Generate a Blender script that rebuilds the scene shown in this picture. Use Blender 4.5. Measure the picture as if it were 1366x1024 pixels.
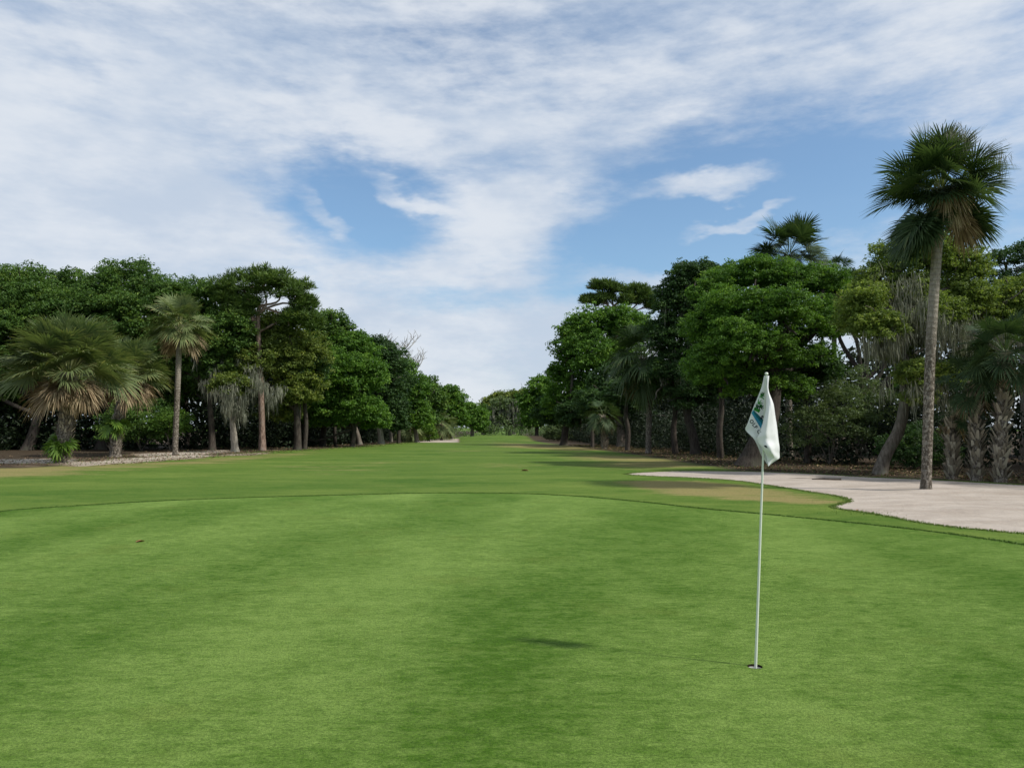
import bpy, math, random
import numpy as np
from mathutils import Vector, Matrix
from mathutils.geometry import delaunay_2d_cdt
from mathutils.bvhtree import BVHTree

scene = bpy.context.scene
for o in list(bpy.data.objects):
    bpy.data.objects.remove(o)
random.seed(7)
RNG = np.random.default_rng(11)
R = math.radians

# ------------------------------------------------------------------ camera
F_PX, CX, CY = 1040.0, 683.0, 512.0
CAM_H, PITCH = 1.737, math.atan2(58.0, 1040.0)
cam_data = bpy.data.cameras.new("camera")
cam_data.sensor_width = 36.0
cam_data.lens = F_PX / 1366.0 * 36.0
cam_data.clip_start, cam_data.clip_end = 0.05, 6000
cam = bpy.data.objects.new("camera", cam_data)
cam.location = (0, 0, CAM_H)
cam.rotation_euler = (math.pi / 2 + PITCH, 0, 0)
scene.collection.objects.link(cam)
scene.camera = cam
scene.render.resolution_x, scene.render.resolution_y = 1024, 767
scene.view_settings.view_transform = 'Standard'
scene.view_settings.look = 'None'
scene.view_settings.gamma = 1.0
scene.view_settings.exposure = 0.45
scene.cycles.max_bounces = 6
scene.cycles.diffuse_bounces = 3
scene.cycles.transmission_bounces = 4
scene.cycles.transparent_max_bounces = 6

# ------------------------------------------------------------------ sun
SUN_DIR = Vector((1.56, -0.62, 1.75)).normalized()
SUN_EL = math.asin(SUN_DIR.z)
SUN_AZ = math.atan2(SUN_DIR.x, SUN_DIR.y)
sd = bpy.data.lights.new("sun", 'SUN')
sd.energy = 3.1
sd.angle = R(3.0)
sd.color = (1.0, 0.95, 0.87)
sun = bpy.data.objects.new("sun", sd)
sun.rotation_euler = (-SUN_DIR).to_track_quat('-Z', 'Y').to_euler()
scene.collection.objects.link(sun)

# ------------------------------------------------------------------ node helper
class NT:
    def __init__(self, tree):
        self.t = tree; tree.nodes.clear()
    def n(self, kind, ins=None, **props):
        nd = self.t.nodes.new(kind)
        for k, v in props.items(): setattr(nd, k, v)
        if ins:
            for k, v in ins.items():
                s = nd.inputs[k]
                if isinstance(v, bpy.types.NodeSocket): self.t.links.new(v, s)
                else: s.default_value = v
        return nd
    def math(self, op, a, b=0.0, c=None, clamp=False):
        nd = self.n('ShaderNodeMath', {0: a, 1: b}, operation=op, use_clamp=clamp)
        if c is not None:
            if isinstance(c, bpy.types.NodeSocket): self.t.links.new(c, nd.inputs[2])
            else: nd.inputs[2].default_value = c
        return nd.outputs[0]
    def smooth(self, v, a, b, lo=0.0, hi=1.0):
        nd = self.n('ShaderNodeMapRange', {0: v, 1: a, 2: b, 3: lo, 4: hi}, interpolation_type='SMOOTHSTEP')
        return nd.outputs[0]
    def noise(self, vec, scale, detail=4, rough=0.55, dist=0.0, dim='3D'):
        nd = self.n('ShaderNodeTexNoise', {'Vector': vec, 'Scale': scale, 'Detail': detail, 'Roughness': rough, 'Distortion': dist}, noise_dimensions=dim)
        return nd.outputs[0]
    def mapping(self, vec, loc=(0, 0, 0), rot=(0, 0, 0), scale=(1, 1, 1), kind='POINT'):
        return self.n('ShaderNodeMapping', {'Vector': vec, 'Location': loc, 'Rotation': rot, 'Scale': scale}, vector_type=kind).outputs[0]
    def mix(self, f, a, b, blend='MIX'):
        nd = self.t.nodes.new('ShaderNodeMix'); nd.data_type = 'RGBA'; nd.blend_type = blend
        for i, v in ((0, f), (6, a), (7, b)):
            if isinstance(v, bpy.types.NodeSocket): self.t.links.new(v, nd.inputs[i])
            else:
                if i and len(v) == 3: v = (*v, 1.0)
                nd.inputs[i].default_value = v
        return nd.outputs[2]
    def link(self, a, b): self.t.links.new(a, b)

# ------------------------------------------------------------------ world: sky with thin clouds
world = bpy.data.worlds.new("World"); scene.world = world
world.use_nodes = True
w = NT(world.node_tree)
sky = w.n('ShaderNodeTexSky', sky_type='NISHITA', sun_disc=False, sun_elevation=SUN_EL, sun_rotation=SUN_AZ,
          air_density=1.0, dust_density=1.2, ozone_density=2.0, altitude=0)
gen = w.n('ShaderNodeTexCoord').outputs['Generated']
sep = w.n('ShaderNodeSeparateXYZ', {0: gen})
az = w.math('ARCTAN2', sep.outputs[0], sep.outputs[1])
el = w.math('ARCSINE', sep.outputs[2])
ae = w.n('ShaderNodeCombineXYZ', {0: az, 1: el, 2: 0.0}).outputs[0]
# warp so that cloud edges break up
wn = w.n('ShaderNodeTexNoise', {'Vector': w.mapping(ae, rot=(0, 0, R(-18)), scale=(5.0, 11.0, 1)), 'Scale': 1.0, 'Detail': 5, 'Roughness': 0.6}, noise_dimensions='2D')
off = w.n('ShaderNodeVectorMath', {0: wn.outputs[1], 1: (0.5, 0.5, 0.5)}, operation='SUBTRACT').outputs[0]
off = w.n('ShaderNodeVectorMath', {0: off, 'Scale': 0.085}, operation='SCALE').outputs[0]
aw = w.n('ShaderNodeVectorMath', {0: ae, 1: off}, operation='ADD').outputs[0]
def azel(px, py):
    v = Vector(((px - CX) / F_PX, 1.0, (CY - py) / F_PX))
    v = Matrix.Rotation(PITCH, 3, 'X') @ v
    v.normalize()
    return math.atan2(v.x, v.y), math.asin(v.z)
# (px, py, rx, ry, tilt in degrees, weight); negative weight opens blue sky
BLOBS = [(960, 270, 300, 125, 12, -1.0), (1180, 290, 330, 130, 0, -0.65), (475, 268, 150, 78, -8, -1.2),
         (800, 350, 120, 60, 20, -0.55), (610, 400, 130, 26, 12, -0.4),(640, 60, 260, 50, 5, -0.25),
         (950, 247, 130, 24, 7, 1.25), (985, 286, 90, 13, 17, 1.3), (640, 470, 330, 110, 0, 0.45), (700, 280, 90, 50, 0, 0.35), (60, 260, 330, 190, 0, 0.55), (520, 150, 300, 60, 0, 0.2), (830, 362, 120, 22, -6, 0.7),
         (440, 285, 62, 14, -30, 0.7), (540, 258, 75, 14, -18, 0.7), (1110, 325, 50, 22, 0, 0.3),
         (660, 300, 150, 80, 20, 0.35)]
dens = None
for (px, py, rx, ry, tilt, wt) in BLOBS:
    a0, e0 = azel(px, py)
    m = w.mapping(aw, loc=(a0, e0, 0), rot=(0, 0, R(tilt)), scale=(rx / F_PX, ry / F_PX, 1), kind='TEXTURE')
    ln = w.n('ShaderNodeVectorMath', {0: m}, operation='LENGTH').outputs['Value']
    b = w.smooth(ln, 0.25, 1.15, wt, 0.0)
    dens = b if dens is None else w.math('ADD', dens, b)
fb = w.noise(w.mapping(ae, rot=(0, 0, R(-14)), scale=(4.0, 13.0, 1)), 1.6, 8, 0.6, 0.0, '2D')
fine = w.noise(w.mapping(ae, rot=(0, 0, R(-24)), scale=(9.0, 30.0, 1)), 1.3, 8, 0.66, 0.1, '2D')
fbm = w.math('ADD', w.math('MULTIPLY', w.math('SUBTRACT', fb, 0.5), 1.25), w.math('MULTIPLY', w.math('SUBTRACT', fine, 0.5), 0.85))
dens = w.math('ADD', w.math('ADD', dens, 0.93), fbm)
cov = w.smooth(dens, -0.05, 1.3, 0.04, 0.95)
bigc = w.noise(w.mapping(ae, scale=(3.0, 7.0, 1)), 1.4, 5, 0.6, 0.0, '2D')
shade = w.smooth(w.math('ADD', w.math('MULTIPLY', bigc, 0.6), w.math('MULTIPLY', fb, 0.4)), 0.36, 0.64)
ccol = w.mix(shade, (4.3, 4.95, 5.9), (5.8, 6.15, 6.65))
nsky = w.mix(1.0, sky.outputs[0], (0.95, 1.12, 1.18), 'MULTIPLY')
col = w.mix(cov, nsky, ccol)
bg = w.n('ShaderNodeBackground', {'Color': col, 'Strength': 0.095})
wo = w.n('ShaderNodeOutputWorld'); w.link(bg.outputs[0], wo.inputs[0])

# ------------------------------------------------------------------ placing helpers
def ray(px, py):
    v = Vector(((px - CX) / F_PX, 1.0, (CY - py) / F_PX))
    return Matrix.Rotation(PITCH, 3, 'X') @ v
def at(px, py, Y):
    v = ray(px, py); return Vector((v.x / v.y * Y, Y, CAM_H + v.z / v.y * Y))
def gnd(px, py):
    v = ray(px, py); t = -CAM_H / v.z
    return Vector((v.x * t, v.y * t, 0.0))
def gx(px, Y): return (px - CX) / F_PX * Y

def tag(o, label=None, cat=None, group=None, kind=None):
    if label: o['label'] = label
    if cat: o['category'] = cat
    if group: o['group'] = group
    if kind: o['kind'] = kind
    return o
def thing(name, label, cat, loc, group=None):
    o = bpy.data.objects.new(name, None); o.empty_display_size = 0.3
    scene.collection.objects.link(o); o.location = loc
    return tag(o, label, cat, group)
def link(name, me, mat, parent=None):
    o = bpy.data.objects.new(name, me); scene.collection.objects.link(o)
    if mat is not None and len(me.materials) == 0: me.materials.append(mat)
    if parent is not None:
        o.parent = parent
    return o
def mesh_np(name, V, Fc, tone=None, smooth=False):
    """V (n,3), Fc (m,k)"""
    me = bpy.data.meshes.new(name)
    V = np.asarray(V, np.float32); Fc = np.asarray(Fc, np.int32); m, k = Fc.shape
    me.vertices.add(len(V)); me.vertices.foreach_set('co', V.ravel())
    me.loops.add(m * k); me.loops.foreach_set('vertex_index', Fc.ravel())
    me.polygons.add(m); me.polygons.foreach_set('loop_start', np.arange(0, m * k, k, dtype=np.int32))
    me.polygons.foreach_set('use_smooth', np.full(m, smooth, bool))
    if tone is not None:
        a = me.attributes.new('tone', 'FLOAT', 'FACE'); a.data.foreach_set('value', np.asarray(tone, np.float32))
    me.update(calc_edges=True)
    return me
class Acc:
    def __init__(self): self.V = []; self.F = []; self.T = []; self.n = 0
    def add(self, V, Fc, T=None):
        V = np.asarray(V, float); Fc = np.asarray(Fc, int)
        self.V.append(V); self.F.append(Fc + self.n); self.n += len(V)
        self.T.append(np.zeros(len(Fc)) if T is None else np.asarray(T, float))
    def mesh(self, name, origin=(0, 0, 0), smooth=False):
        V = np.concatenate(self.V) - np.asarray(origin)
        return mesh_np(name, V, np.concatenate(self.F), np.concatenate(self.T), smooth)

def rnd_dirs(n):
    d = RNG.normal(size=(n, 3)); return d / np.linalg.norm(d, axis=1, keepdims=True)
def norm(a): return a / np.maximum(np.linalg.norm(a, axis=1, keepdims=True), 1e-9)

# ------------------------------------------------------------------ materials
def new_mat(name):
    m = bpy.data.materials.new(name); m.use_nodes = True
    return m, NT(m.node_tree)
def finish(nt, shader, disp=None):
    o = nt.n('ShaderNodeOutputMaterial'); nt.link(shader, o.inputs[0])
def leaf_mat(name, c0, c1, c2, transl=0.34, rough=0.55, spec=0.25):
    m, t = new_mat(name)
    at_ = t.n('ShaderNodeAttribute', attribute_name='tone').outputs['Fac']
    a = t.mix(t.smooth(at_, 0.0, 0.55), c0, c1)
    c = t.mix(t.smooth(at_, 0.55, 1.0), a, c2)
    p = t.n('ShaderNodeBsdfPrincipled', {'Base Color': c, 'Roughness': rough, 'Specular IOR Level': spec})
    tr = t.n('ShaderNodeBsdfTranslucent', {'Color': t.mix(1.0, c, (1.15, 1.2, 0.6), 'MULTIPLY')})
    mx = t.n('ShaderNodeMixShader', {0: transl, 1: p.outputs[0], 2: tr.outputs[0]})
    finish(t, mx.outputs[0]); return m
M = {}
M['oak'] = leaf_mat('oak_leaves', (0.038, 0.086, 0.018), (0.086, 0.165, 0.030), (0.18, 0.265, 0.048))
M['oak_bright'] = leaf_mat('bright_oak_leaves', (0.044, 0.105, 0.017), (0.102, 0.211, 0.026), (0.205, 0.333, 0.045))
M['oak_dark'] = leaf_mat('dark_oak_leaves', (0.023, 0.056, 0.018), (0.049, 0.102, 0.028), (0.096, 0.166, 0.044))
M['oak_olive'] = leaf_mat('olive_leaves', (0.070, 0.109, 0.023), (0.147, 0.198, 0.036), (0.269, 0.307, 0.058))
M['oak_yellow'] = leaf_mat('yellow_green_leaves', (0.10, 0.15, 0.035), (0.19, 0.26, 0.055), (0.34, 0.40, 0.10), 0.4)
M['pine'] = leaf_mat('pine_needles', (0.040, 0.075, 0.016), (0.085, 0.145, 0.026), (0.15, 0.21, 0.035), 0.2)
M['brush'] = leaf_mat('shaded_undergrowth_leaves', (0.010, 0.019, 0.008), (0.017, 0.031, 0.011), (0.032, 0.052, 0.018), 0.12)  # near-black leaf tones: the canopy's shade is put into the colour
M['bush'] = leaf_mat('pale_bush_leaves', (0.07, 0.11, 0.045), (0.11, 0.16, 0.06), (0.17, 0.22, 0.09))
M['fern'] = leaf_mat('fern_leaves', (0.05, 0.11, 0.018), (0.10, 0.19, 0.025), (0.18, 0.27, 0.04))
M['frond'] = leaf_mat('palm_fronds', (0.030, 0.058, 0.022), (0.062, 0.10, 0.038), (0.15, 0.165, 0.062), 0.25, 0.6, 0.22)
M['frond_pale'] = leaf_mat('weathered_palm_fronds', (0.065, 0.105, 0.042), (0.15, 0.19, 0.075), (0.32, 0.30, 0.13), 0.3, 0.65, 0.2)
M['dead'] = leaf_mat('dead_palm_fronds', (0.10, 0.075, 0.045), (0.26, 0.19, 0.115), (0.46, 0.37, 0.23), 0.15, 0.8, 0.1)
M['moss'] = leaf_mat('hanging_moss', (0.095, 0.10, 0.075), (0.17, 0.178, 0.135), (0.28, 0.285, 0.22), 0.2, 0.9, 0.05)
M['grass_blades'] = leaf_mat('grass_blades', (0.035, 0.08, 0.012), (0.07, 0.14, 0.02), (0.16, 0.2, 0.04), 0.2)
def bark_mat(name, c0, c1, c2, sx=14, sz=2.5, bump=0.6):
    m, t = new_mat(name)
    oc = t.n('ShaderNodeTexCoord').outputs['Object']
    v = t.mapping(oc, scale=(sx, sx, sz))
    n1 = t.noise(v, 1.0, 6, 0.65, 0.4)
    n2 = t.noise(oc, 1.1, 3, 0.6)
    c = t.mix(t.smooth(n1, 0.35, 0.65), c0, c1)
    c = t.mix(t.smooth(n2, 0.5, 0.72), c, c2)
    bp = t.n('ShaderNodeBump', {'Height': n1, 'Strength': bump, 'Distance': 0.05})
    p = t.n('ShaderNodeBsdfPrincipled', {'Base Color': c, 'Roughness': 0.9, 'Specular IOR Level': 0.15, 'Normal': bp.outputs[0]})
    finish(t, p.outputs[0]); return m
M['bark'] = bark_mat('oak_bark', (0.085, 0.07, 0.055), (0.19, 0.165, 0.135), (0.14, 0.145, 0.115))
M['bark_pale'] = bark_mat('pale_bark', (0.17, 0.15, 0.12), (0.33, 0.30, 0.25), (0.25, 0.25, 0.2))
M['bark_dark'] = bark_mat('shaded_bark', (0.035, 0.028, 0.023), (0.08, 0.068, 0.056), (0.065, 0.065, 0.048))  # bark darkened so the colour itself carries shade under the trees
M['bark_pine'] = bark_mat('pine_bark', (0.12, 0.08, 0.06), (0.28, 0.20, 0.16), (0.22, 0.18, 0.15), 10, 3.5)
M['boot'] = leaf_mat('leaf_boots', (0.14, 0.12, 0.09), (0.27, 0.235, 0.18), (0.42, 0.38, 0.30), 0.0, 0.9, 0.1)
def palm_trunk_mat():
    m, t = new_mat('palm_trunk_bark')
    oc = t.n('ShaderNodeTexCoord').outputs['Object']
    s = t.n('ShaderNodeSeparateXYZ', {0: oc})
    n0 = t.noise(oc, 3.0, 3)
    ring = t.math('SINE', t.math('ADD', t.math('MULTIPLY', s.outputs[2], 42.0), t.math('MULTIPLY', n0, 9.0)))
    n1 = t.noise(t.mapping(oc, scale=(16, 16, 9)), 1.0, 6, 0.7, 0.3)
    n2 = t.noise(t.mapping(oc, scale=(30, 30, 5)), 1.0, 5, 0.7)
    rough_low = t.smooth(s.outputs[2], 5.2, 3.4)       # flaking outer bark on the lower trunk
    c = t.mix(t.smooth(n2, 0.35, 0.7), (0.20, 0.175, 0.145), (0.34, 0.305, 0.255))
    c = t.mix(t.math('MULTIPLY', t.smooth(ring, 0.55, 1.0), 0.5), c, (0.15, 0.125, 0.10))
    fl = t.math('MULTIPLY', t.smooth(n1, 0.47, 0.53), rough_low)
    c = t.mix(fl, c, (0.095, 0.08, 0.062))
    h = t.math('SUBTRACT', t.math('ADD', t.math('MULTIPLY', ring, 0.25), n2), t.math('MULTIPLY', fl, 1.2))
    bp = t.n('ShaderNodeBump', {'Height': h, 'Strength': 0.7, 'Distance': 0.03})
    p = t.n('ShaderNodeBsdfPrincipled', {'Base Color': c, 'Roughness': 0.9, 'Specular IOR Level': 0.1, 'Normal': bp.outputs[0]})
    finish(t, p.outputs[0]); return m
M['palm_trunk'] = palm_trunk_mat()
def plain(name, c, rough=0.5, spec=0.5, var=0.1, scale=8, bump=0.0, transl=0.0):
    m, t = new_mat(name)
    oc = t.n('ShaderNodeTexCoord').outputs['Object']
    n1 = t.noise(oc, scale, 4)
    d = tuple(x * (1 - var) for x in c)
    cc = t.mix(t.smooth(n1, 0.35, 0.65), d, c)
    bp = t.n('ShaderNodeBump', {'Height': n1, 'Strength': bump, 'Distance': 0.02})
    p = t.n('ShaderNodeBsdfPrincipled', {'Base Color': cc, 'Roughness': rough, 'Specular IOR Level': spec, 'Normal': bp.outputs[0]})
    sh = p.outputs[0]
    if transl:
        tr = t.n('ShaderNodeBsdfTranslucent', {'Color': cc})
        sh = t.n('ShaderNodeMixShader', {0: transl, 1: sh, 2: tr.outputs[0]}).outputs[0]
    finish(t, sh); return m
M['stick'] = plain('white_fibreglass', (0.66, 0.70, 0.60), 0.35, 0.5, 0.06, 3)
M['cloth'] = plain('flag_nylon', (0.82, 0.82, 0.83), 0.75, 0.2, 0.05, 20, 0.1, 0.25)
M['ink_green'] = plain('green_print', (0.05, 0.30, 0.04), 0.8, 0.1, 0.3, 60)
M['ink_dkgreen'] = plain('dark_green_print', (0.02, 0.08, 0.03), 0.8, 0.1, 0.2, 60)
M['ink_blue'] = plain('blue_print', (0.05, 0.30, 0.48), 0.8, 0.1, 0.15, 60)
M['ink_teal'] = plain('teal_print', (0.02, 0.16, 0.2), 0.8, 0.1, 0.15, 60)
M['ink_black'] = plain('dark_print', (0.02, 0.025, 0.035), 0.8, 0.1, 0.1, 60)
M['cup'] = plain('cup_liner', (0.6, 0.6, 0.57), 0.5)
M['soil'] = plain('cut_soil', (0.03, 0.022, 0.014), 0.95, 0.1, 0.4, 60)
M['litter'] = plain('dry_leaf', (0.28, 0.14, 0.07), 0.8, 0.1, 0.3, 20)

def green_mat():
    m, t = new_mat('putting_green_turf')
    P = t.n('ShaderNodeNewGeometry').outputs['Position']
    # broad mowing passes running away to the right, and softer mottling
    st = t.noise(t.mapping(P, rot=(0, 0, R(28)), scale=(0.5, 0.13, 1)), 1.0, 3, 0.5, 0.5)
    mott = t.noise(t.mapping(P, rot=(0, 0, R(10)), scale=(1.6, 2.3, 1)), 1.0, 7, 0.68, 0.5)
    pat = t.noise(t.mapping(P, scale=(6.0, 12.0, 1)), 1.0, 7, 0.75, 0.5)
    fn = t.noise(P, 55.0, 4, 0.75)
    fn2 = t.noise(t.mapping(P, scale=(230, 150, 150)), 1.0, 2, 0.7)
    sp_ = t.n('ShaderNodeSeparateXYZ', {0: P})
    nn_ = t.math('ADD', t.math('MULTIPLY', sp_.outputs[0], 0.966), t.math('MULTIPLY', sp_.outputs[1], -0.259))
    nn_ = t.math('ADD', nn_, t.math('MULTIPLY', t.math('SUBTRACT', t.noise(P, 0.22, 3, 0.5), 0.5), 4.5))
    band = t.math('MULTIPLY', t.math('SINE', t.math('MULTIPLY', t.math('ADD', nn_, 2.6), 1.43)), -0.24)
    k = t.math('ADD', band, t.math('ADD', t.math('MULTIPLY', t.math('SUBTRACT', st, 0.5), 1.3), t.math('MULTIPLY', t.math('SUBTRACT', mott, 0.5), 1.4)))
    k = t.math('ADD', k, t.math('MULTIPLY', t.math('SUBTRACT', pat, 0.5), 2.2))
    fl_ = t.noise(t.mapping(P, scale=(13, 30, 1)), 1.0, 6, 0.8, 0.6)
    k = t.math('ADD', k, t.math('MULTIPLY', t.math('SUBTRACT', fl_, 0.5), 1.5))
    k = t.math('ADD', k, 0.5, clamp=True)
    c = t.mix(k, (0.047, 0.112, 0.006), (0.150, 0.240, 0.047))
    dry = t.smooth(t.noise(P, 0.75, 5, 0.65), 0.53, 0.74)
    c = t.mix(t.math('MULTIPLY', dry, 0.35), c, (0.11, 0.15, 0.022))
    g = t.math('ADD', t.math('MULTIPLY', fn, 0.75), t.math('MULTIPLY', fn2, 0.75))
    c = t.mix(1.0, c, t.mix(t.smooth(g, 0.42, 1.08), (0.34, 0.38, 0.3), (1.75, 1.65, 1.75)), 'MULTIPLY')
    h = t.math('ADD', fn2, t.math('ADD', fn, t.math('MULTIPLY', pat, 1.5)))
    bp = t.n('ShaderNodeBump', {'Height': h, 'Strength': 0.8, 'Distance': 0.012})
    p = t.n('ShaderNodeBsdfPrincipled', {'Base Color': c, 'Roughness': 0.85, 'Specular IOR Level': 0.12, 'Normal': bp.outputs[0],
                                         })
    finish(t, p.outputs[0]); return m
M['green'] = green_mat()
def ground_mat():
    m, t = new_mat('fairway_turf')
    P = t.n('ShaderNodeNewGeometry').outputs['Position']
    dirt = t.n('ShaderNodeAttribute', attribute_name='dirt').outputs['Fac']
    dry = t.n('ShaderNodeAttribute', attribute_name='dry').outputs['Fac']
    lit = t.n('ShaderNodeAttribute', attribute_name='litter').outputs['Fac']
    a = t.noise(t.mapping(P, scale=(0.12, 0.34, 1)), 1.0, 6, 0.65, 0.4)
    b = t.noise(t.mapping(P, rot=(0, 0, R(8)), scale=(0.5, 1.7, 1)), 1.0, 6, 0.7, 0.3)
    f = t.noise(P, 18.0, 5, 0.75)
    k = t.math('ADD', t.math('MULTIPLY', t.math('SUBTRACT', a, 0.5), 2.2), t.math('MULTIPLY', t.math('SUBTRACT', b, 0.5), 1.6))
    m3 = t.noise(t.mapping(P, scale=(2.2, 5.5, 1)), 1.0, 7, 0.78, 0.4)
    k = t.math('ADD', k, t.math('MULTIPLY', t.math('SUBTRACT', m3, 0.5), 1.9))
    k = t.math('ADD', k, 0.5, clamp=True)
    c = t.mix(k, (0.048, 0.110, 0.011), (0.130, 0.188, 0.034))
    dk = t.math('ADD', dry, t.math('MULTIPLY', t.math('SUBTRACT', t.math('ADD', t.math('MULTIPLY', b, 0.5), t.math('MULTIPLY', m3, 0.5)), 0.5), 2.6))
    dk = t.math('ADD', dk, t.math('MULTIPLY', t.math('SUBTRACT', t.noise(t.mapping(P, scale=(0.13, 0.4, 1), loc=(7, 3, 0)), 1.0, 4, 0.6), 0.5), 1.6))
    c = t.mix(t.smooth(dk, 0.32, 0.95), c, (0.225, 0.195, 0.075))
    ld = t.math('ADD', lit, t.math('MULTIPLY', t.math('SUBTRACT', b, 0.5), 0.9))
    c = t.mix(t.smooth(ld, 0.35, 0.8), c, t.mix(f, (0.025, 0.02, 0.013), (0.085, 0.062, 0.04)))  # litter browns deepened to put woodland shade into the ground colour
    s = t.noise(t.mapping(P, scale=(0.28, 0.75, 1)), 1.0, 8, 0.72, 0.4)
    dd = t.math('ADD', dirt, t.math('MULTIPLY', t.math('SUBTRACT', s, 0.5), 1.7))
    c = t.mix(t.smooth(dd, 0.42, 0.56), c, t.mix(t.smooth(dd, 0.5, 0.85), (0.15, 0.11, 0.07), (0.42, 0.365, 0.30)))
    c = t.mix(1.0, c, t.mix(t.smooth(f, 0.3, 0.7), (0.72, 0.74, 0.7), (1.25, 1.22, 1.25)), 'MULTIPLY')
    bp = t.n('ShaderNodeBump', {'Height': t.math('ADD', f, b), 'Strength': 0.6, 'Distance': 0.04})
    p = t.n('ShaderNodeBsdfPrincipled', {'Base Color': c, 'Roughness': 0.9, 'Specular IOR Level': 0.1, 'Normal': bp.outputs[0]})
    finish(t, p.outputs[0]); return m
M['ground'] = ground_mat()
def sand_mat():
    m, t = new_mat('bunker_sand')
    P = t.n('ShaderNodeNewGeometry').outputs['Position']
    a = t.noise(t.mapping(P, scale=(0.5, 1.2, 1)), 1.0, 6, 0.65, 0.3)
    r_ = t.noise(t.mapping(P, rot=(0, 0, R(14)), scale=(2.2, 14.0, 1)), 1.0, 4, 0.6, 0.5)
    f = t.noise(P, 30.0, 5, 0.8)
    c = t.mix(t.smooth(a, 0.3, 0.7), (0.37, 0.315, 0.262), (0.49, 0.43, 0.37))
    c = t.mix(1.0, c, t.mix(f, (0.8, 0.8, 0.8), (1.15, 1.15, 1.15)), 'MULTIPLY')
    bp = t.n('ShaderNodeBump', {'Height': t.math('ADD', t.math('ADD', t.math('MULTIPLY', f, 0.5), r_), t.math('MULTIPLY', t.noise(P, 3.5, 4, 0.6), 1.6)), 'Strength': 0.75, 'Distance': 0.05})
    p = t.n('ShaderNodeBsdfPrincipled', {'Base Color': c, 'Roughness': 0.95, 'Specular IOR Level': 0.1, 'Normal': bp.outputs[0]})
    finish(t, p.outputs[0]); return m
M['sand'] = sand_mat()

# ------------------------------------------------------------------ ground
def dist_poly(P, poly, closed=True):
    """unsigned distance (n,) and inside flag for 2d points"""
    poly = np.asarray(poly, float); n = len(poly)
    d = np.full(len(P), 1e9); inside = np.zeros(len(P), bool)
    for i in range(n if closed else n - 1):
        a = poly[i]; b = poly[(i + 1) % n]; ab = b - a
        t = np.clip(((P - a) @ ab) / (ab @ ab + 1e-12), 0, 1)
        q = a + t[:, None] * ab
        d = np.minimum(d, np.linalg.norm(P - q, axis=1))
        if closed:
            c = ((a[1] > P[:, 1]) != (b[1] > P[:, 1]))
            xi = a[0] + (P[:, 1] - a[1]) / (b[1] - a[1] + 1e-12) * (b[0] - a[0])
            inside ^= c & (P[:, 0] < xi)
    return d, inside
def sd_poly(P, poly):
    d, i = dist_poly(P, poly); return np.where(i, d, -d)
def gp(pts): return [tuple(gnd(*p)[:2]) for p in pts]
def HT(x, y):
    m = 0.52 / (1 + np.exp(-(6.5 - np.abs(x + 0.6)) * 0.9)) * np.exp(-np.clip((116 - y) / 9.0, 0, None) ** 2)
    return m * np.exp(-np.clip((y - 122) / 14.0, 0, None) ** 2)

def axis(lo, hi, step, far, grow=1.22):
    a = list(np.arange(lo, hi + 1e-6, step)); s = step
    while a[-1] < far: s *= grow; a.append(a[-1] + s)
    s = step
    while a[0] > -far: s *= grow; a.insert(0, a[0] - s)
    return np.array(a)
xs = axis(-45, 40, 0.5, 2500); ys = axis(1, 135, 0.5, 2500)
GX, GY = np.meshgrid(xs, ys)
V = np.stack([GX.ravel(), GY.ravel(), HT(GX, GY).ravel()], 1)
nx, ny = len(xs), len(ys)
ii, jj = np.meshgrid(np.arange(nx - 1), np.arange(ny - 1))
q = (jj * nx + ii).ravel(); FQ = np.stack([q, q + 1, q + nx + 1, q + nx], 1)
HOLE = gnd(1007, 889)
cxy = V[FQ].mean(axis=1)[:, :2]
keep = ~((np.abs(cxy[:, 0] - HOLE.x) < 0.5) & (np.abs(cxy[:, 1] - HOLE.y) < 0.5))
gme = mesh_np('ground', V, FQ[keep], None, True)
P2 = V[:, :2]
LEFT_EDGE = gp([(-260, 640), (-80, 633), (0, 628), (60, 627), (140, 622), (200, 617), (270, 611), (330, 608), (380, 603), (480, 597.5), (560, 590.5), (600, 587), (625, 584)])
left_poly = LEFT_EDGE + [(-12, 400), (-400, 400), (-400, 20)]
RIGHT_EDGE = gp([(1800, 660), (1366, 645), (1240, 638), (1150, 635), (1000, 629), (930, 618), (880, 610), (820, 602), (760, 594), (720, 589), (702, 585)])
right_poly = RIGHT_EDGE + [(5, 400), (400, 400), (400, 10)]
sl = sd_poly(P2, left_poly); sr = sd_poly(P2, right_poly)
def ss(x, a, b):
    t = np.clip((x - a) / (b - a), 0, 1); return t * t * (3 - 2 * t)
litter = np.maximum(ss(sl, 0.3, 4.0), ss(sr, -2.2, 1.2))  # right mask also spreads over grass, painting its shade with the dark litter colour
near_left = ss(-P2[:, 1], -78, -60)
dirt = ss(sl, -2.5, 3.5) * (1 - ss(sl, 7.0, 14.0)) * 0.40 * near_left
for pts, wt in (([(-30, 613), (90, 611), (95, 617), (-30, 618)], 0.5), ([(90, 618), (160, 612), (275, 605), (272, 611), (180, 617), (100, 622)], 0.45),
                ([(30, 626), (92, 626), (90, 629), (30, 629)], 0.3), ([(180, 605), (300, 600), (304, 603), (190, 609)], 0.45),
                ([(300, 606), (360, 603), (358, 608), (300, 608)], 0.35), ([(555, 587), (612, 586), (612, 590), (555, 590)], 0.9)):
    dirt = np.maximum(dirt, 0.6 * (dirt > 0.05)) if False else dirt + wt * ss(sd_poly(P2, gp(pts)), -0.8, 0.5)
dry = 0.0 * dirt
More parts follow.
